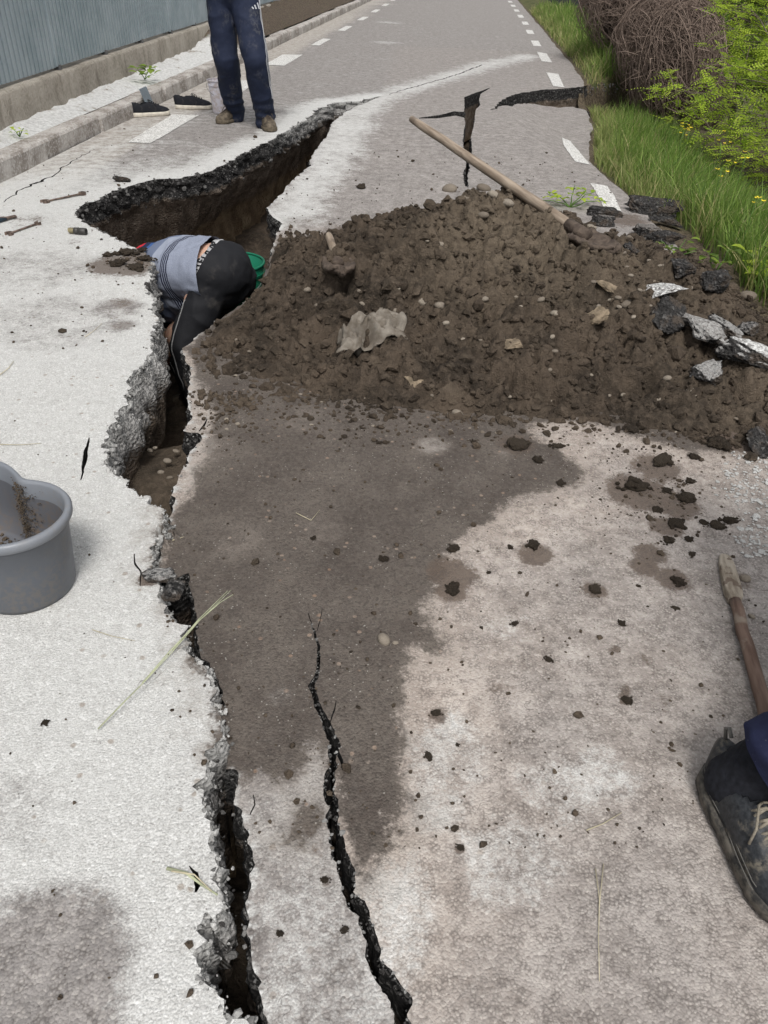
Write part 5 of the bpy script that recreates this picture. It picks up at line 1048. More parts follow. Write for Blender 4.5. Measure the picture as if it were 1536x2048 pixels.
mb = MB(); mb.rings([tub_ring(*p) for p in rim+inner[:1]], False, False); rm = mb.build('rim', plastic('grey_tub_rim', (.21, .225, .25), .38, (.22, .17, .12), .25), tb)
mb = MB(); mb.rings([tub_ring(*p) for p in inner], False, True); inn_ = mb.build('inside_wall', plastic('grey_tub_inside', (.12, .125, .14), .5, (.17, .125, .085), .8), tb)
r = np.random.default_rng(9); P_ = []; S = []
for k in range(900):
    t = r.normal(1.15, .16); h = r.uniform(.03, TH_-.005); s = .82+.15*h/TH_; q = np.interp(t, th, R_)*s-.009; P_.append((-.075+math.cos(t)*q, .02+math.sin(t)*q, h)); S.append(float(np.clip(r.lognormal(-6.6, .4), .0007, .003)))
for k in range(350):
    t = r.uniform(0, 6.28); q = np.interp(t, th, R_)*.8*math.sqrt(r.random()); P_.append((-.075+math.cos(t)*q, .02+math.sin(t)*q, .016)); S.append(float(np.clip(r.lognormal(-5.8, .5), .001, .008)))
o = crumbs('dirt_residue', np.array(P_), np.array(S), SOIL, 91, attr=dict(dry=r.uniform(.1, .9, len(P_)))); o.parent = tb; o['kind'] = 'stuff'
tag(tb, 'muddy grey plastic tub with a curved rim on the white slab', 'tub')
def bucket(name, loc, r0_, r1_, h, mat, label, rimr=.006, handle=True, tilt=(0, 0, 0), cat='bucket', hm=None):
    root = empty(name, loc); root.rotation_euler = tilt; c = lambda rad, z: [(math.cos(t)*rad, math.sin(t)*rad, z) for t in np.linspace(0, 2*np.pi, 48, endpoint=False)]; mb = MB()
    mb.rings([c(r0_*.9, .004), c(r0_, .0), c(r0_+.002, .006), c((r0_+r1_)/2, h*.5), c(r1_, h*.98), c(r1_-.003, h*.98), c((r0_+r1_)/2-.003, h*.5), c(r0_-.003, .01), c(r0_*.5, .009)]); mb.build('bucket_wall', mat, root)
    mb = MB(); mb.tube([(math.cos(t)*(r1_+.001), math.sin(t)*(r1_+.001), h) for t in np.linspace(0, 2*np.pi, 49)], rimr, 8, False); rm_ = mb.build('rim', mat, root)
    mb = MB(); mb.tube([(math.cos(t)*(r1_+.001), math.sin(t)*(r1_+.001), h*.86) for t in np.linspace(0, 2*np.pi, 49)], rimr*.6, 6, False); mb.build('collar', mat, root)
    if handle:
        mb = MB(); mb.tube([(math.cos(t)*(r1_+.012), -math.sin(t)*(r1_+.012)*.75, h*.9-math.sin(t)*(r1_)*.75) for t in np.linspace(0, np.pi, 17)], .0022, 6); mb.build('handle', hm or RM, root)
    return tag(root, label, cat)
GP_ = plastic('green_bucket_plastic', (.008, .155, .085), .35, (.10, .07, .05), .3)
q = RY(466, 524, 3.88); bucket('green_bucket', (q[0], q[1], q[2]-.30), .115, .155, .30, GP_, 'dark green plastic bucket behind the bending worker in the pit')
CL_ = NT('cloudy_clear_plastic', .35, .4); n = CL_; a = n.noise(30, 4, .6); n.col(n.mix(n.step(.4, .6, a), (.82, .80, .88), (.66, .58, .56))); n.b.inputs['Alpha'].default_value = .78
q = G(446, 226); bucket('clear_bucket', (q[0], q[1]+.02, .0), .085, .115, .25, CL_.m, 'cloudy clear plastic bucket behind the standing person', .005, True)
# shovels
WD = NT('worn_wood', .75, .25); n = WD; sp = n.sep(n.pos()); gr_ = n.noise(60, 4, .6, n.comb(n.math('MULTIPLY', sp[0], .12), sp[1], sp[2])); c = n.mix(n.step(.3, .7, gr_), (.20, .155, .115), (.36, .295, .23)); c = n.mix(n.math('MULTIPLY', n.step(.55, .68, n.noise(7, 4, .6)), .6), c, (.11, .08, .06)); n.col(c); n.bump(gr_, .3, .003); WOOD = WD.m
def aligned(name, a, b):
    """Empty at a whose local x runs to b"""
    a, b = Vector(tuple(a)), Vector(tuple(b)); o = bpy.data.objects.new(name, None); o.empty_display_size = .1; link(o); o.matrix_world = Matrix.Translation(a) @ (b-a).to_track_quat('X', 'Z').to_matrix().to_4x4(); return o, (b-a).length
def handle(parent, L, r0_, r1_, mat, seed=0, seg=12, x0=0.):
    mb = MB(); pts = [(x0+(L-x0)*i/14, .004*mnoise.noise((i*.5, seed, 0)), .004*mnoise.noise((i*.5, seed, 5))) for i in range(15)]; rr = [r0_+(r1_-r0_)*i/14 for i in range(15)]; rr[-1] *= .82; mb.tube(pts+[(L+.004, 0, 0)], rr+[rr[-1]*.6], seg); return mb.build('handle', mat, parent)
def blade(parent, L, W, mat, muddy=True, seed=0):
    m1, m2 = 17, 13; V = []
    for i in range(m1):
        t = i/(m1-1); wd = W/2*(1 if t < .55 else math.sqrt(max(0, 1-((t-.55)/.46)**2)))*(.9 if i == 0 else 1)
        for j in range(m2): s = -1+2*j/(m2-1); V.append((.03-t*L, s*wd, -.02*(1-s*s)+.03*t*t+(.016*mnoise.noise((t*6, s*4, seed)) if muddy else 0)))
    o = obj('blade', V, gridf(m2, m1), mat, parent); sm = o.modifiers.new('t', 'SOLIDIFY'); sm.thickness = .02 if muddy else .002; sm.offset = 0; return o
MUDM = NT('mud_caked', .85, .3); n = MUDM; a = n.noise(30, 5, .65); n.col(n.mix(n.step(.3, .7, a), (.055, .041, .033), (.125, .096, .075))); n.bump(a, .9, .012)
e0 = GP(1168, 470); e1 = RY(823, 238, 4.25); e0 = e0+np.array([0, 0, .01])
for _ in range(14):
    if min((e0*(1-q)+e1*q)[2]-PZ(*(e0*(1-q)+e1*q)[:2]) for q in np.linspace(.06, 1, 30)) < .012: e0 = RY(1168, 470, e0[1]-.02)
sh, L = aligned('long_shovel', e0, e1); handle(sh, L, .0235, .019, WOOD, 1); blade(sh, .2, .15, MUDM.m, True, 1); mb = MB(); mb.tube([(-.02, 0, 0), (.10, 0, 0)], [.03, .026], 12); mb.build('socket', MUDM.m, sh); tag(sh, 'long wooden handled shovel stuck into the right of the soil heap', 'shovel')
e0 = GP(675, 522)+np.array([0, 0, .0]); e1 = RY(657, 470, e0[1]+.34); sh, L = aligned('short_shovel', e0, e1); handle(sh, L, .017, .0165, WOOD, 2); blade(sh, .2, .12, MUDM.m, True, 4); mb = MB(); mb.tube([(-.03, 0, 0), (.05, 0, 0)], [.024, .021], 12); mb.build('socket', MUDM.m, sh); tag(sh, 'muddy shovel with a short handle at the left of the heap', 'shovel')
# wooden paddle at the right edge
PW = NT('reddish_wood', .8, .25); n = PW; sp = n.sep(n.pos()); gr_ = n.noise(70, 4, .6, n.comb(n.math('MULTIPLY', sp[0], .1), sp[1], sp[2])); c = n.mix(n.step(.3, .7, gr_), (.10, .062, .047), (.20, .138, .108)); c = n.mix(n.math('MULTIPLY', n.step(.55, .7, n.noise(20, 4, .6)), .6), c, (.30, .26, .21)); n.col(c); n.bump(gr_, .4, .003)
PB = NT('chipped_bare_wood', .8, .25); n = PB; sp = n.sep(n.pos()); gr_ = n.noise(55, 4, .65, n.comb(n.math('MULTIPLY', sp[0], .25), sp[1], sp[2])); c = n.mix(n.step(.35, .65, gr_), (.20, .165, .125), (.37, .325, .265)); c = n.mix(n.math('MULTIPLY', n.step(.55, .6, n.noise(38, 3, .5)), .8), c, (.12, .085, .065)); n.col(c); n.bump(gr_, .4, .003)
a0 = GS(1466, 1212)+np.array([0, 0, .016]); a1 = GS(1553, 1560)+np.array([0, 0, .03]); pd, L = aligned('wooden_paddle', a0, a1); handle(pd, L, .0135, .0165, PW.m, 3)
mb = MB(); rings = []
for t, w1, w2, hh in ((0, .0135, .0135, .0135), (.012, .018, .016, .012), (.03, .021, .019, .011), (.09, .023, .018, .009), (.15, .0225, .014, .007), (.178, .019, .008, .006), (.188, .010, .003, .004)): rings.append([(-t, y_, z_) for y_, z_ in ((-w2, -hh), (w1, -hh), (w1+.001, 0), (w1, hh), (-w2, hh), (-w2-.001, 0))])
mb.rings(rings); bevel(mb.build('blade', PB.m, pd, smooth=False), .003, 2); tag(pd, 'reddish wooden stick with a flat chipped end at the right edge', 'wooden stick')
# wrenches and fitting on the slab
IR = NT('rusty_iron', .7, .4); n = IR; n.b.inputs['Metallic'].default_value = .4; a = n.noise(40, 4, .65); n.col(n.mix(n.step(.35, .65, a), (.085, .06, .05), (.22, .165, .135))); n.bump(a, .3, .003)
def ring_head(cx_, R0, R1, hh, n_=20, a0=0, a1=2*math.pi, closed=True):
    V = []; F_ = []; m = n_ if closed else n_+1
    for k in range(m):
        t = a0+(a1-a0)*k/n_; V += [(cx_+math.cos(t)*R0, math.sin(t)*R0, -hh), (cx_+math.cos(t)*R1, math.sin(t)*R1, -hh), (cx_+math.cos(t)*R1, math.sin(t)*R1, hh), (cx_+math.cos(t)*R0, math.sin(t)*R0, hh)]
    for k in range(n_):
        k2 = (k+1) % m
        for j in range(4): F_.append((k*4+j, k*4+(j+1) % 4, k2*4+(j+1) % 4, k2*4+j))
    if not closed: F_ += [(0, 1, 2, 3), (n_*4+3, n_*4+2, n_*4+1, n_*4)]
    return V, F_
def wrench(pa, pb, label, ring=True, s=1.0):
    a, b = GS(*pa)+np.array([0, 0, .006]), GS(*pb)+np.array([0, 0, .006]); w_, L = aligned('wrench', a, b); mb = MB(); mb.box((L/2, 0, 0), (L-.03, .016*s, .007)); bevel(mb.build('shank', IR.m, w_), .003, 2)
    mb = MB(); mb.add(*ring_head(-.004, .012*s, .026*s, .0065, 16, math.pi+.55, math.pi*3-.55, False)); mb.build('open_jaw', IR.m, w_, smooth=False)
    mb = MB(); mb.add(*(ring_head(L, .011*s, .021*s, .0075) if ring else ring_head(L, .010*s, .021*s, .0065, 16, .55, 2*math.pi-.55, False))); mb.build('ring_end' if ring else 'open_jaw', IR.m, w_, smooth=False); return tag(w_, label, 'wrench')
wrench((92, 405), (165, 389), 'rusty wrench nearest the pit rim, above the pipe fitting'); wrench((20, 469), (76, 449), 'rusty wrench lying between the other one and the left edge', False, .8)
a, b = GS(-30, 450)+np.array([0, 0, .012]), GS(28, 438)+np.array([0, 0, .012]); pl_, L = aligned('pliers', b, a); mb = MB(); mb.tube([(L*.3, .012, 0), (L*.6, .02, .002), (L, .03, 0)], [.007, .011, .010], 10); mb.tube([(L*.3, -.012, 0), (L*.7, -.02, .0), (L, -.03, 0)], [.007, .011, .010], 10); mb.build('grip', plain('dark_blue_rubber', (.02, .035, .05), .5), pl_); mb = MB(); mb.box((.02, 0, 0), (.07, .02, .012)); mb.box((.055, 0, 0), (.03, .035, .014)); bevel(mb.build('jaw', IR.m, pl_), .004, 2); tag(pl_, 'tool with dark blue grips at the left edge', 'pliers')
BR = plain('dull_brass', (.22, .19, .11), .5, .3, 30, .5); BK = plain('black_fitting', (.035, .033, .03), .5, .3, 30, .5)
a, b = GS(139, 467)+np.array([0, 0, .016]), GS(174, 470)+np.array([0, 0, .016]); ft, L = aligned('pipe_fitting', a, b); mb = MB(); mb.tube([(0, 0, 0), (L*.3, 0, 0)], .0125, 16); mb.tube([(L*.08, 0, 0), (L*.12, 0, 0)], .0145, 16); mb.tube([(L*.2, 0, 0), (L*.25, 0, 0)], .0145, 16); mb.build('threaded_end', BR, ft, smooth=False); mb = MB()
cc2 = lambda rad, x_: [(x_, math.cos(t)*rad, math.sin(t)*rad) for t in np.linspace(0, 2*np.pi, 20, endpoint=False)]
mb.rings([cc2(.013, L*.3), cc2(.0165, L*.33), cc2(.0165, L*.5), cc2(.0150, L*.52), cc2(.0150, L*.56), cc2(.0165, L*.58), cc2(.017, L*.98), cc2(.012, L), cc2(.011, L*.75)], True, True); mb.build('socket', BK, ft); tag(ft, 'small dark pipe fitting lying near the pit rim', 'pipe fitting')
# slate coloured scrap leaning on the kerb
SL = plain('slate_blue_plastic', (.16, .19, .215), .55, .15, 20); q = G(304, 212); mb = MB(); mb.box((0, 0, .095), (.008, .17, .19), Matrix.Rotation(-.35, 3, 'Y')); o = bevel(mb.build('plastic_scrap', SL, smooth=False), .002, 1); o.location = (float(KX(7.35))+.045, 7.35, 0); o.rotation_euler = (0, 0, -.05); tag(o, 'small slate blue sheet leaning on the kerb behind a sneaker', 'plastic scrap')
# ---------------------------------------------------------------- shoes
def shoe(parent, loc, ang, L, W, upper, sole, lace, opening=True, sole_h=.026, seed=0, top=.092, tiltx=0, laces=True, nm='shoe'):
    """toe towards local +x; parent gets upper, sole, lace parts"""
    M = Matrix.Translation(tuple(loc)) @ Matrix.Rotation(ang, 4, 'Z') @ Matrix.Rotation(tiltx, 4, 'X'); out = []
    def half(t): return W/2*float(np.interp(t, [0, .06, .2, .4, .62, .78, .9, .97, 1], [.30, .62, .78, .74, .90, 1.0, .80, .45, .12]))
    def mid(t): return float(np.interp(t, [0, .4, .75, 1], [0, -.006, .004, .0]))
    def ht(t): return float(np.interp(t, [0, .05, .18, .38, .5, .62, .8, .93, 1], [.075, .088, .080, .084, .080, .066, .048, .036, .016]))*top/.092
    m1, m2 = 30, 17; V = []; F_ = []; hole = np.zeros((m1, m2), bool)
    for i in range(m1):
        t = i/(m1-1); w_ = half(t)*.97; h = ht(t)
        for j in range(m2):
            an = math.pi*j/(m2-1); cx_, sx_ = math.cos(an), math.sin(an); e = .62; y_ = mid(t)+w_*math.copysign(abs(cx_)**e, cx_); z_ = sole_h*.7+h*abs(sx_)**(.75)
            if t < .5: y_ = mid(t)+(y_-mid(t))*(1-.28*(z_/(.1))*(1-t/.5))
            V.append((-.02*0+t*L-(.012*(z_/.09) if t < .1 else 0), y_, z_+.002*mnoise.noise((t*9, an*2, seed)))); hole[i, j] = opening and .06 < t < .44 and abs(an-math.pi/2) < .62*math.sin((t-.06)/.38*math.pi)**.5
    for i in range(m1-1):
        for j in range(m2-1):
            if hole[i, j] and hole[i+1, j+1] and hole[i+1, j] and hole[i, j+1]: continue
            F_.append((i*m2+j, i*m2+j+1, (i+1)*m2+j+1, (i+1)*m2+j))
    o = obj(nm, V, F_, upper, parent); sm = o.modifiers.new('t', 'SOLIDIFY'); sm.thickness = .004; o.matrix_local = M; out.append(o)
    mb = MB(); rings = []
    for zz, s in ((0, .97), (.004, 1.03), (sole_h*.55, 1.05), (sole_h, 1.04), (sole_h+.002, .9)):
        rg = []
        for i in range(40):
            t = .5-.5*math.cos(math.pi*i/39); rg.append((t*L*1.01-.003, mid(t)+half(t)*s+.001, zz+(.012*max(0, t-.8)**1*5*.2 if zz < .01 else .004*max(0, t-.8)*5)))
        for i in range(39, -1, -1):
            t = .5-.5*math.cos(math.pi*i/39); rg.append((t*L*1.01-.003, mid(t)-half(t)*s-.001, zz+(.012*max(0, t-.8)**1*5*.2 if zz < .01 else .004*max(0, t-.8)*5)))
        rings.append(rg)
    mb.rings(rings); s_ = mb.build('sole', sole, o); out.append(s_)
    if laces:
        mb = MB()
        for k in range(5):
            t = .46+.06*k; t2 = t+.03; zt_ = lambda tt: sole_h*.7+ht(tt)+.003; y_ = half(t)*.42
            mb.tube([(t*L, mid(t)+y_, zt_(t)-.008), (t2*L*.5+t*L*.5, mid(t), zt_(t)+.003), (t2*L, mid(t)-y_, zt_(t2)-.008)], .003, 6); mb.tube([(t*L, mid(t)-y_, zt_(t)-.008), (t2*L*.5+t*L*.5, mid(t), zt_(t)+.005), (t2*L, mid(t)+y_, zt_(t2)-.008)], .003, 6)
        rr = random.Random(seed); tl = .44
        for sgn in (-1, 1): mb.tube([(tl*L, mid(tl), zt_(tl)+.004), (tl*L+.01, sgn*.02, zt_(tl)+.014), (tl*L+.04, sgn*.035, zt_(tl)-.004), (tl*L+.05, sgn*.045, zt_(tl)-.03)], .0024, 6)
        l_ = mb.build('lace', lace, o); out.append(l_)
    return out
BLKM = NT('black_mesh_fabric', .85, .25); n = BLKM; a = n.noise(25, 4, .6); n.col(n.mix(n.math('MULTIPLY', n.step(.5, .75, a), .5), (.012, .013, .017), (.07, .065, .06))); n.bump(n.voro(500), .3, .002); SOLEW = plain('dirty_white_rubber', (.52, .48, .41), .7, .25, 30); LACEK = plain('black_lace', (.012, .012, .014), .8)
for (pa, pb, lb, lc) in (((266, 234), (330, 230), 'black sneaker with white sole, left of the pair by the kerb', .30), ((352, 217), (400, 218), 'black sneaker with white sole, right one with loose laces', .30)):
    a, b = G(*pa), G(*pb); s_ = empty('sneaker', (0, 0, 0)); ang = math.atan2(b[1]-a[1], b[0]-a[0]); s_.location = (a[0], a[1], .002); s_.rotation_euler = (0, 0, ang); shoe(s_, (0, 0, 0), 0, .32, .11, BLKM.m, SOLEW, LACEK, True, .03, 3, nm='upper'); tag(s_, lb, 'sneaker', 'pair of black sneakers')

# =================================================================== PEOPLE
from mathutils.bvhtree import BVHTree
SKM = NT('skin', .55, .35); n = SKM; n.col(n.mix(n.noise(30, 3), (.50, .30, .22), (.62, .40, .30))); n.b.inputs['Subsurface Weight'].default_value = .08; SKIN = SKM.m
HAIR = plain('dark_hair', (.03, .022, .017), .6, .4, 60)
V3 = lambda q: Vector(tuple(map(float, q)))
def human_caps(J, side, mb, fat=1.0):
    """one set of overlapping tapered limbs, melted into one skin later"""
    s = V3(side); c = lambda a, ra, b, rb, sx=1.0, sd=None: cap_prim(mb, J[a] if isinstance(a, str) else a, ra, J[b] if isinstance(b, str) else b, rb, 20, sx, sd)
    c('pelvis', .118*fat, 'waist', .112*fat, 1.3, s); c('waist', .112*fat, 'chest', .125*fat, 1.32, s); c('shoulder_l', .065, 'shoulder_r', .065); c('chest', .10, 'neck', .055, 1.1, s); c('neck', .052, 'head', .06)
    f = J['face']; up = J['up']; h = J['head']; cap_prim(mb, h-up*.02, .083, h+up*.055, .088, 20, 1.12, f); cap_prim(mb, h-up*.085+f*.035, .045, h-up*.04+f*.04, .06, 16); cap_prim(mb, h-up*.015+f*.092, .010, h-up*.04+f*.112, .014, 10)   # skull, jaw, nose
    for k in (-1, 1): cap_prim(mb, h+s*k*.088-up*.03, .012, h+s*k*.092+up*.015-f*.008, .016, 10); cap_prim(mb, h+s*k*.034+f*.086+up*.024, .010, h+s*k*.02+f*.09+up*.026, .010, 8)
    cap_prim(mb, h-up*.072+s*.02+f*.088, .009, h-up*.072-s*.02+f*.088, .009, 8)
    for l in 'lr':
        c('shoulder_'+l, .058, 'elbow_'+l, .044); c('elbow_'+l, .044, 'wrist_'+l, .030); w_ = J['wrist_'+l]; d = (w_-J['elbow_'+l]).normalized(); t = d.cross(f if abs(d.dot(f)) < .8 else up).normalized()*(1 if l == 'l' else -1); nn = d.cross(t).normalized(); pe = w_+d*.085; cap_prim(mb, w_+d*.02, .022, pe, .022, 14, 1.5, t)
        for k, (o_, ln) in enumerate(((-.030, .060), (-.010, .074), (.011, .070), (.031, .056))): a = pe+t*o_; b = a+d*ln*.55+nn*.008; cap_prim(mb, a, .0095, b, .009, 8); cap_prim(mb, b, .009, b+d*ln*.42+nn*.02, .008, 8)
        a = w_+d*.03-t*.026; b = a+d*.035-t*.022+nn*.012; cap_prim(mb, a, .013, b, .011, 8); cap_prim(mb, b, .011, b+d*.03+nn*.01, .009, 8)
        c('hip_'+l, .088, 'knee_'+l, .060); c('knee_'+l, .056, 'ankle_'+l, .036); an = J['ankle_'+l]; td = J['toe_'+l]; cap_prim(mb, an-V3((0, 0, .045))-td*.02, .028, an+td*.12-V3((0, 0, .055)), .026, 12)
def person(name, J, side, label, loc, fat=1.0):
    root = empty(name, loc); tag(root, label, 'person'); mb = MB(); human_caps(J, side, mb, fat); v, f = remesh(mb, .011, 3); root['_i'] = 1; del root['_i']; o = obj('body', v-np.array(loc), f, SKIN, root); return root, (v, f)
def cloth(mb, voxel, smooth, am, fx, seed, lowf=0):
    v, f = remesh(mb, voxel, smooth); nn = vnormals(v, f); fx = np.array(fx); d = fbm(v*fx, 3, seed); d2 = 1-2*np.abs(fbm(v*fx*.6+5, 2, seed+4)); v = v+nn*(am*(.6*d+.6*d2*np.clip(d2, 0, 1)))[:, None]; return v, f
def put(name, v, f, mat, root, **k): return obj(name, np.asarray(v)-np.array(root.location), f, mat, root, **k)
def planecut(v, f, co, no):
    """keep the side of the plane that its normal points away from; clean edge"""
    bm = bmesh.new(); vs = [bm.verts.new(q) for q in v]
    for t in f:
        try: bm.faces.new([vs[i] for i in t])
        except ValueError: pass
    bmesh.ops.bisect_plane(bm, geom=bm.verts[:]+bm.edges[:]+bm.faces[:], plane_co=co, plane_no=no, clear_outer=True); bm.verts.index_update()
    a = np.array([q.co[:] for q in bm.verts]); b = [tuple(q.index for q in t.verts) for t in bm.faces]; bm.free(); return a, b
def cut(v, f, keepmask):
    f = [t for t in f if keepmask[list(t)].all()]; used_ = np.unique(np.concatenate([np.array(t) for t in f])); rm_ = -np.ones(len(v), int); rm_[used_] = np.arange(len(used_)); return v[used_], [tuple(rm_[list(t)]) for t in f], used_
NAVY = NT('navy_tracksuit', .8, .25); n = NAVY; a = n.noise(7, 5, .65); b = n.noise(55, 4, .6); n.col(n.mix(n.math('MULTIPLY', n.math('MULTIPLY', n.step(.5, .72, a), n.step(.35, .65, b)), .75), n.mix(b, (.011, .016, .035), (.018, .025, .052)), (.10, .10, .105))); n.bump(n.noise(40, 4, .6), .35, .006)
WHT = plain('white_trim', (.62, .63, .66), .6, .1, 20); BROWN = NT('muddy_brown_leather', .8, .3); n = BROWN; a = n.noise(30, 5, .65); n.col(n.mix(n.step(.35, .7, a), (.05, .04, .03), (.16, .13, .095))); n.bump(a, .4, .005); SOLEB = plain('worn_brown_sole', (.11, .09, .065), .85, .3, 40)
def ribbon_on(bvh, pts, dirs, acr, width, lift=.003):
    V = []; F_ = []
    for p, d, a in zip(pts, dirs, acr):
        d = V3(d).normalized(); h = bvh.ray_cast(V3(p)+d*.4, -d)
        if h[0] is None: continue
        q = h[0]+h[1]*lift*(1 if h[1].dot(d) > 0 else -1); V += [q-V3(a)*width/2, q+V3(a)*width/2]
    for i in range(len(V)//2-1): F_.append((2*i, 2*i+1, 2*i+3, 2*i+2))
    return [tuple(q) for q in V], F_
# ---- standing person in navy track trousers
J = {}
fr_, fl_ = G(470, 244), G(530, 257)            # image-left and image-right foot
yb = 6.85; J['ankle_r'] = V3(RY(470, 226, fr_[1]+.04)); J['ankle_l'] = V3(RY(531, 238, fl_[1]+.05)); J['knee_r'] = V3(RY(453, 122, yb+.02)); J['knee_l'] = V3(RY(511, 122, yb-.14)); J['hip_r'] = V3(RY(440, -4, yb+.05)); J['hip_l'] = V3(RY(489, -4, yb+.03))
pc = (J['hip_r']+J['hip_l'])/2; J['pelvis'] = pc+V3((0, 0, .06)); J['waist'] = pc+V3((0, 0, .20)); J['chest'] = pc+V3((0, -.02, .42)); J['neck'] = pc+V3((0, -.02, .60)); J['head'] = pc+V3((0, -.07, .745)); J['face'] = V3((.1, -.95, -.3)).normalized(); J['up'] = V3((0, -.3, .95)).normalized()
for l, k in (('r', -1), ('l', 1)): J['shoulder_'+l] = J['chest']+V3((k*.19, 0, .085)); J['elbow_'+l] = J['shoulder_'+l]+V3((k*.17, .10, -.20)); J['wrist_'+l] = J['pelvis']+V3((k*.235, -.06, .16))
J['toe_r'] = V3((-.55, -.8, 0)).normalized(); J['toe_l'] = V3((.35, -.93, 0)).normalized()
base = ((fr_[0]+fl_[0])/2, (fr_[1]+fl_[1])/2, 0); man, _ = person('person', J, (1, 0, 0), 'standing person in navy track trousers and muddy brown shoes', base)
mb = MB(); cap_prim(mb, J['hip_r']+V3((0, 0, .02)), .112, J['hip_l']+V3((0, 0, .02)), .112); cap_prim(mb, J['pelvis'], .13, J['pelvis']+V3((0, 0, .08)), .125, 20, 1.3, (1, 0, 0))
for l in 'rl':
    h, k_, a_ = J['hip_'+l], J['knee_'+l], J['ankle_'+l]; cap_prim(mb, h, .108, k_, .092); cap_prim(mb, k_, .092, a_*.8+k_*.2, .078); cap_prim(mb, a_*.75+k_*.25, .076, a_+V3((0, 0, .035)), .076); cap_prim(mb, a_+V3((0, -.01, .02)), .072, a_+V3((0, -.012, -.02)), .074)
v, f = cloth(mb, .012, 3, .016, (9, 9, 12), 401); zr_ = v[:, 2]-np.minimum(J['ankle_r'].z, J['ankle_l'].z); nn = vnormals(v, f); v = v+nn*(.014*np.sin(v[:, 2]*95+3*fbm(v*8, 2, 3))*np.exp(-((zr_-.06)/.07)**2)*(.5+.5*fbm(v*6, 2, 7)))[:, None]; tro = (v, f)
tr_o = put('trousers', v, f, NAVY.m, man); bv = BVHTree.FromPolygons([tuple(q) for q in v], f)
for l, sg in (('r', -1), ('l', 1)):
    h, k_, a_ = J['hip_'+l], J['knee_'+l], J['ankle_'+l]; path = [h*(1-t)+k_*t for t in np.linspace(-.25, 1, 14)]+[k_*(1-t)+a_*t for t in np.linspace(.08, .62, 8)]; mb = MB()
    for th_ in (-.42, -.27, -.12):
        dv = V3((sg*math.cos(th_+.15), -math.sin(th_+.15)-.30, 0)).normalized(); ac = dv.cross(V3((0, 0, 1))); mb.add(*ribbon_on(bv, path, [dv]*len(path), [ac]*len(path), .007))
    obj('side_stripe', np.array(mb.v)-np.array(man.location), mb.f, WHT, tr_o, smooth=False)
mb = MB(); o_ = V3(RY(511, 14, yb-.05))
for k in range(3):
    hh = .014+.012*k; pts_ = [o_+V3((-.016+.016*k+.006, 0, -.012)), o_+V3((-.016+.016*k-.004, 0, -.012+hh))]; mb.add(*ribbon_on(bv, pts_, [(0, -1, 0)]*2, [V3((1, 0, .3))]*2, .009, .006))
obj('emblem', np.array(mb.v)-np.array(man.location), mb.f, WHT, tr_o, smooth=False)
mb = MB(); cap_prim(mb, J['pelvis']+V3((0, 0, .09)), .15, J['chest'], .165, 20, 1.3, (1, 0, 0)); cap_prim(mb, J['shoulder_r'], .085, J['shoulder_l'], .085); cap_prim(mb, J['chest'], .13, J['neck']-V3((0, 0, .05)), .085)
for l in 'rl': cap_prim(mb, J['shoulder_'+l], .078, J['elbow_'+l], .064); cap_prim(mb, J['elbow_'+l], .064, J['wrist_'+l]*.92+J['elbow_'+l]*.08, .048)
v, f = cloth(mb, .014, 3, .014, (9, 9, 11), 402); put('jacket', v, f, plain('charcoal_jersey', (.03, .032, .038), .85, .3, 30), man)
def hair_cap(root, J):
    v, f = ICO3; h, up, fc = np.array(J['head']), np.array(J['up']), np.array(J['face']); vv = v*np.array([.102, .108, .102])*(1+.04*fbm(v*9, 2, 3))[:, None]; w_ = vv@up; fw = vv@fc; keepm = (w_ > -.01) & (fw < .075+.0*w_) | ((fw < -.02) & (w_ > -.07)); a, b, _ = cut(vv+h+up*.028, [tuple(t) for t in f], keepm); put('hair', a, b, HAIR, root)
hair_cap(man, J)
for l, ft in (('r', fr_), ('l', fl_)):
    td = J['toe_'+l]; an = math.atan2(td.y, td.x); hl = V3((J['ankle_'+l].x, J['ankle_'+l].y, 0))-td*.075; shoe(man, hl-V3((base[0], base[1], 0))+V3((0, 0, .002)), an, .285, .112, BROWN.m, SOLEB, plain('muddy_lace_'+l, (.07, .055, .045), .9), True, .026, 5, .10)
# ---- worker bending over in the pit
J = {}; B = V3(RY(416, 546, 3.60)); C_ = V3(RY(280, 550, 3.96)); d = (C_-B).normalized(); C_ = B+d*.44; s = V3((0, 0, 1)).cross(d).normalized(); bk = d.cross(s)*-1
bk = s.cross(d)*-1; bk = bk if bk.z > 0 else -bk      # direction of the back
Hh = B-d*.075; J['pelvis'] = Hh+bk*.005; J['waist'] = B+d*.2+bk*.015; J['chest'] = C_; J['neck'] = C_+d*.14-V3((0, 0, .10)); J['head'] = C_+d*.22-V3((0, 0, .25)); J['up'] = V3((d.x*.4, d.y*.4, -.9)).normalized(); J['face'] = V3((-d.x, -d.y, -.2)).normalized()
J['face'] = (J['face']-J['up']*J['face'].dot(J['up'])).normalized()
J['knee_l'] = V3(RY(372, 690, 3.36)); J['knee_r'] = V3(RY(352, 672, 3.66)); J['hip_l'] = Hh+s*.08-bk*.05; J['hip_r'] = Hh-s*.085-bk*.05
J['ankle_l'] = V3((J['knee_l'].x+.06, J['knee_l'].y+.03, -.80)); J['ankle_r'] = V3((J['knee_r'].x+.06, J['knee_r'].y+.02, -.80)); J['toe_l'] = J['toe_r'] = V3((d.x, d.y, 0)).normalized()
for l, k in (('l', 1), ('r', -1)): J['shoulder_'+l] = C_+s*k*.17+d*.03-V3((0, 0, .03)); J['elbow_'+l] = J['shoulder_'+l]+V3((d.x*.03, d.y*.03, -.27))+s*k*.03; J['wrist_'+l] = J['elbow_'+l]+V3((d.x*.12, d.y*.12, -.22))-s*k*.03
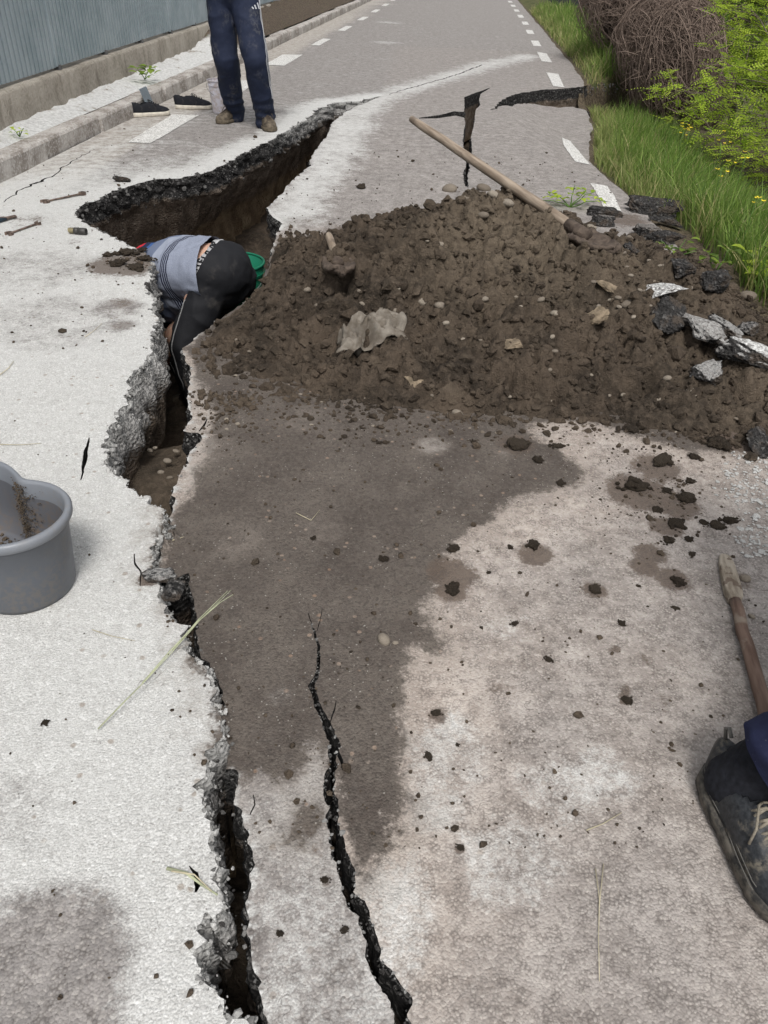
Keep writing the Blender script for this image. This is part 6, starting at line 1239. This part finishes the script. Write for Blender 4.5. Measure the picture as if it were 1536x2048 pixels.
wk, (bv_v, bv_f) = person('person', J, s, 'worker bending down in the pit in a striped grey shirt and black trousers', (B.x, B.y, -.88), 1.09)
sn, dn_, bn = np.array(s), np.array(d), np.array(bk); B_ = np.array(B)
mb = MB(); cap_prim(mb, B-d*.13+bk*.0, .146, B+d*.2+bk*.015, .158, 24, 1.27, s); cap_prim(mb, B+d*.2+bk*.015, .158, C_, .152, 24, 1.27, s); cap_prim(mb, B+d*.11-bk*.075, .128, C_-bk*.12, .145, 20, 1.2, s); cap_prim(mb, J['shoulder_l'], .08, J['shoulder_r'], .08); cap_prim(mb, C_, .12, J['neck'], .07)
for l in 'lr': cap_prim(mb, J['shoulder_'+l], .085, J['shoulder_'+l]*.3+J['elbow_'+l]*.7, .072)
v, f = cloth(mb, .0085, 4, .012, (13, 13, 13), 403); t = (v-B_)@dn_; zr_ = (v-B_)@bn; sl = (v-B_)@sn
v, f = planecut(v, f, B+d*-.055, -(d+bk*.12+s*.55).normalized()); t = (v-B_)@dn_; sl = (v-B_)@sn
SHM = NT('striped_grey_jersey', .88, .2); n = SHM; tt = n.attr('along'); fab = n.noise(260, 3, .6); c = n.mix(n.step(.3, .7, fab), (.20, .222, .285), (.29, .318, .395))
def band(a, b): return n.math('MULTIPLY', n.math('GREATER_THAN', tt, a), n.math('LESS_THAN', tt, b))
c = n.mix(n.math('GREATER_THAN', tt, .13), c, n.mix(fab, (.27, .30, .37), (.32, .35, .43))); c = n.mix(n.math('GREATER_THAN', tt, .185), c, (.15, .18, .26)); c = n.mix(n.math('GREATER_THAN', tt, .30), c, (.05, .11, .28)); c = n.mix(n.math('GREATER_THAN', tt, .33), c, (.018, .028, .07)); c = n.mix(n.math('GREATER_THAN', tt, .455), c, (.55, .03, .05)); 
for a in (.060, .0735, .087, .1005): c = n.mix(band(a, a+.0075), c, (.012, .015, .035))
n.col(c); n.bump(n.noise(18, 3, .5), .25, .01); put('shirt', v, f, SHM.m, wk, attrs=dict(along=t+.06*sl))
# trousers
mb = MB(); cap_prim(mb, Hh-d*.015+bk*.005, .137, B-bk*.01, .136, 24, 1.25, s); cap_prim(mb, J['hip_l'], .108, J['hip_r'], .108)
for l in 'lr': h, k_, a_ = J['hip_'+l], J['knee_'+l], J['ankle_'+l]; cap_prim(mb, h, .100, h*.4+k_*.6, .086); cap_prim(mb, h*.4+k_*.6, .086, k_, .074); cap_prim(mb, k_, .074, a_, .066)
v, f = cloth(mb, .010, 4, .014, (12, 12, 12), 404); t = (v-B_)@dn_; zr_ = (v-B_)@bn; v2, f2 = planecut(v, f, B, (d+bk*1.0+s*.65).normalized())
BKT = NT('black_track_trousers', .75, .25); n = BKT; a = n.noise(9, 5, .65); n.col(n.mix(n.math('MULTIPLY', n.step(.55, .75, a), .6), (.012, .0125, .015), (.075, .068, .062))); n.bump(n.noise(45, 4, .6), .3, .006); put('trousers', v2, f2, BKT.m, wk); bvt = BVHTree.FromPolygons([tuple(q) for q in v2], f2); bvb = BVHTree.FromPolygons([tuple(q) for q in bv_v], bv_f)
mb = MB()
for l, sg, ph in (('l', 1, .25), ('r', 1, .0)):
    h, k_, a_ = J['hip_'+l], J['knee_'+l], J['ankle_'+l]; path = [h*(1-q)+k_*q for q in np.linspace(.15, 1, 14)]+[k_*(1-q)+a_*q for q in np.linspace(.05, .5, 6)]; dv = (s+bk*ph).normalized(); P = []
    for p in path:
        hit = bvt.ray_cast(p+dv*.3, -dv)
        if hit[0] is not None: P.append(hit[0]+hit[1]*.002)
    if len(P) > 3: mb.tube(P, .0028, 6)
pass
bt_o = [o for o in wk.children if o.name.startswith('trousers')][0]
obj('piping', np.array(mb.v)-np.array(wk.location), mb.f, plain('grey_piping', (.22, .22, .22), .6, .1), bt_o)
# waistband with lettering
def band_pt(phi, vv, lift):
    e = bk*math.cos(phi)+s*math.sin(phi); cz = math.cos(phi)*.14; o_ = B+d*(-1.0*cz-.65*math.sin(phi)*.165+vv); h = bvb.ray_cast(o_+e*.5, -e); r_ = (h[0]-o_).length if h[0] is not None else .14
    return o_+e*(r_+lift)
V = []; F_ = []; ph = np.linspace(-1.5, 1.75, 60)
for p in ph: V += [band_pt(p, -.012, .010), band_pt(p, -.008, .017), band_pt(p, .042, .013), band_pt(p, .044, .006)]
for i in range(len(ph)-1):
    for j in range(3): F_.append((i*4+j, i*4+j+1, i*4+j+5, i*4+j+4))
wb_o = put('waistband', [tuple(q) for q in V], F_, plain('pale_grey_elastic', (.46, .46, .47), .7, .1, 60), wk)
FONT = {'A': [[(0, 0), (.5, 1), (1, 0)], [(.2, .4), (.8, .4)]], 'Y': [[(0, 1), (.5, .5), (1, 1)], [(.5, .5), (.5, 0)]], 'F': [[(0, 0), (0, 1), (1, 1)], [(0, .55), (.8, .55)]], 'L': [[(0, 1), (0, 0), (1, 0)]], 'O': [[(0, 0), (0, 1), (1, 1), (1, 0), (0, 0)]], 'D': [[(0, 0), (0, 1), (.7, 1), (1, .7), (1, .3), (.7, 0), (0, 0)]], 'R': [[(0, 0), (0, 1), (1, 1), (1, .5), (0, .5)], [(.4, .5), (1, 0)]]}
mb = MB(); u0_ = 1.36
for ch in 'AYFLO DR':
    if ch != ' ':
        for stq in FONT[ch]:
            P = []
            for (a, b), (a2, b2) in zip(stq[:-1], stq[1:]):
                for q in np.linspace(0, 1, 5): P.append(band_pt(u0_-(a+(a2-a)*q)*.105, .006+(b+(b2-b)*q)*.029, .0175))
            mb.tube(P, .0028, 4)
    u0_ -= .165
obj('lettering', np.array(mb.v)-np.array(wk.location), mb.f, plain('black_print', (.012, .012, .014), .7), wb_o); hair_cap(wk, J)
for l in 'lr':
    td = J['toe_'+l]; an = math.atan2(td.y, td.x); hl = V3((J['ankle_'+l].x, J['ankle_'+l].y, -.885))-td*.08; shoe(wk, hl-V3(wk.location), an, .285, .11, BROWN.m, SOLEB, LACEK, True, .026, 6, .1)
# ---- person beside the camera: only the shoe shows
J = {}; hz = SZ(.62, .85); a0 = GS(1420, 1548); a1 = GS(1568, 1820); td = V3((a1[0]-a0[0], a1[1]-a0[1], 0)).normalized(); an = math.atan2(td.y, td.x)
heel = V3((a0[0], a0[1], hz+.002)); ank = heel+td*.062+V3((0, 0, .10)); J['ankle_r'] = ank; J['toe_r'] = td; J['ankle_l'] = ank+V3((.34, .10, 0)); J['toe_l'] = V3((.25, -.97, 0)).normalized()
J['knee_r'] = ank+V3((.22, -.10, .36)); J['knee_l'] = J['ankle_l']+V3((-.03, -.03, .40)); J['hip_r'] = ank+V3((.32, .0, .76)); J['hip_l'] = J['hip_r']+V3((.19, .02, 0)); pc = (J['hip_r']+J['hip_l'])/2
J['pelvis'] = pc+V3((0, 0, .06)); J['waist'] = pc+V3((0, .01, .2)); J['chest'] = pc+V3((.03, .0, .42)); J['neck'] = pc+V3((.03, 0, .60)); J['head'] = pc+V3((.03, -.03, .75)); J['face'] = V3((-.3, -.9, -.3)).normalized(); J['up'] = V3((-.1, -.28, .95)).normalized()
J['face'] = (J['face']-J['up']*J['face'].dot(J['up'])).normalized()
for l, k in (('r', -1), ('l', 1)): J['shoulder_'+l] = J['chest']+V3((k*.18, 0, .085)); J['elbow_'+l] = J['shoulder_'+l]+V3((k*.03+.02, .10, -.26)); J['wrist_'+l] = J['elbow_'+l]+V3((.05, -.14, -.18))
p3_, _ = person('person', J, (1, 0, 0), 'person at the right edge, only a muddy black shoe and navy trouser leg showing', (heel.x, heel.y, hz)); rl = V3(p3_.location)
BLS = NT('muddy_black_leather', .6, .4); n = BLS; a = n.noise(22, 5, .65); b = n.noise(120, 4, .6); mk = n.math('MULTIPLY', n.step(.48, .62, a), n.step(.3, .6, b)); c = n.mix(n.step(.3, .7, b), (.014, .016, .019), (.038, .041, .046)); c = n.mix(n.math('MULTIPLY', mk, .7), c, (.20, .175, .135)); n.col(c); n.rough(n.math('ADD', .5, n.math('MULTIPLY', mk, .35))); n.bump(b, .25, .003)
BSOLE = NT('dusty_black_sole', .85, .3); n = BSOLE; a = n.noise(40, 4, .6); n.col(n.mix(n.step(.35, .65, a), (.03, .029, .028), (.14, .125, .105))); n.bump(a, .4, .004); LACEG = plain('muddy_grey_lace', (.22, .195, .155), .9, .35, 60)
shoe(p3_, heel-rl, an, .300, .118, BLS.m, BSOLE.m, LACEG, True, .03, 8, .088); shoe(p3_, V3((J['ankle_l'].x, J['ankle_l'].y, hz+.002))-J['toe_l']*.07-rl, math.atan2(J['toe_l'].y, J['toe_l'].x), .30, .118, BLS.m, BSOLE.m, LACEG, True, .03, 9, .105)
M_ = Matrix.Translation(heel-rl) @ Matrix.Rotation(an, 4, 'Z'); mb = MB(); cs = lambda t: .06*float(np.interp(t, [0, .06, .2, .4, .62, .78, .9, .97, 1], [.30, .62, .78, .74, .90, 1.0, .80, .45, .12]))
for k in (0, 1):
    for sg in (-1, 1): mb.tube([(q*.30, sg*(cs(q)*(.985 if k == 0 else .93)+.0015), .038+.008*k+.002*math.sin(q*9)) for q in np.linspace(.03, .80, 22)], .0009, 5)
mb.tube([(-.002, 0, .10), (-.012, 0, .118), (-.004, 0, .128), (.010, 0, .118)], .004, 6); o = mb.build('stitching', plain('worn_thread', (.13, .125, .115), .8), p3_); o.matrix_local = M_
mb = MB(); cap_prim(mb, ank+V3((0, 0, -.04)), .054, ank+(J['knee_r']-ank)*.30, .058); v, f = remesh(mb, .006, 2); nn = vnormals(v, f); v = v+nn*(.0012*np.sin(np.arctan2(v[:, 1]-ank.y, v[:, 0]-ank.x)*46))[:, None]; put('sock', v, f, plain('black_ribbed_sock', (.012, .013, .018), .95, .3, 90), p3_)
mb = MB(); cap_prim(mb, J['hip_r'], .112, J['hip_l'], .112); cap_prim(mb, J['pelvis'], .13, J['pelvis']+V3((0, 0, .08)), .125, 20, 1.3, (1, 0, 0))
for l in 'rl': h, k_, a_ = J['hip_'+l], J['knee_'+l], J['ankle_'+l]; cap_prim(mb, h, .11, k_, .088); cap_prim(mb, k_, .086, a_*.68+k_*.32, .074); cap_prim(mb, a_*.76+k_*.24, .073, a_+(k_-a_)*.06, .074)
v, f = cloth(mb, .008, 3, .018, (15, 15, 24), 405); v, f = planecut(v, f, J['ankle_r']+(J['knee_r']-J['ankle_r'])*.13, (J['ankle_r']-J['knee_r']+V3((-.10, 0, 0))).normalized()); NV2 = NT('blue_work_cloth', .85, .2); n = NV2; b = n.noise(70, 4, .6); sp_ = n.step(.70, .74, n.noise(140, 2, .5)); n.col(n.mix(n.math('MULTIPLY', sp_, .4), n.mix(b, (.009, .011, .032), (.016, .020, .050)), (.3, .3, .32))); n.bump(n.noise(300, 2), .3, .002); put('trousers', v, f, NV2.m, p3_)
mb = MB(); cap_prim(mb, J['pelvis']+V3((0, 0, .09)), .15, J['chest'], .16, 20, 1.3, (1, 0, 0)); cap_prim(mb, J['shoulder_r'], .085, J['shoulder_l'], .085); cap_prim(mb, J['chest'], .13, J['neck']-V3((0, 0, .05)), .085)
for l in 'rl': cap_prim(mb, J['shoulder_'+l], .078, J['elbow_'+l], .062); cap_prim(mb, J['elbow_'+l], .062, J['wrist_'+l]*.92+J['elbow_'+l]*.08, .046)
v, f = cloth(mb, .015, 3, .014, (9, 9, 11), 406); put('jacket', v, f, bpy.data.materials['charcoal_jersey'], p3_); hair_cap(p3_, J)
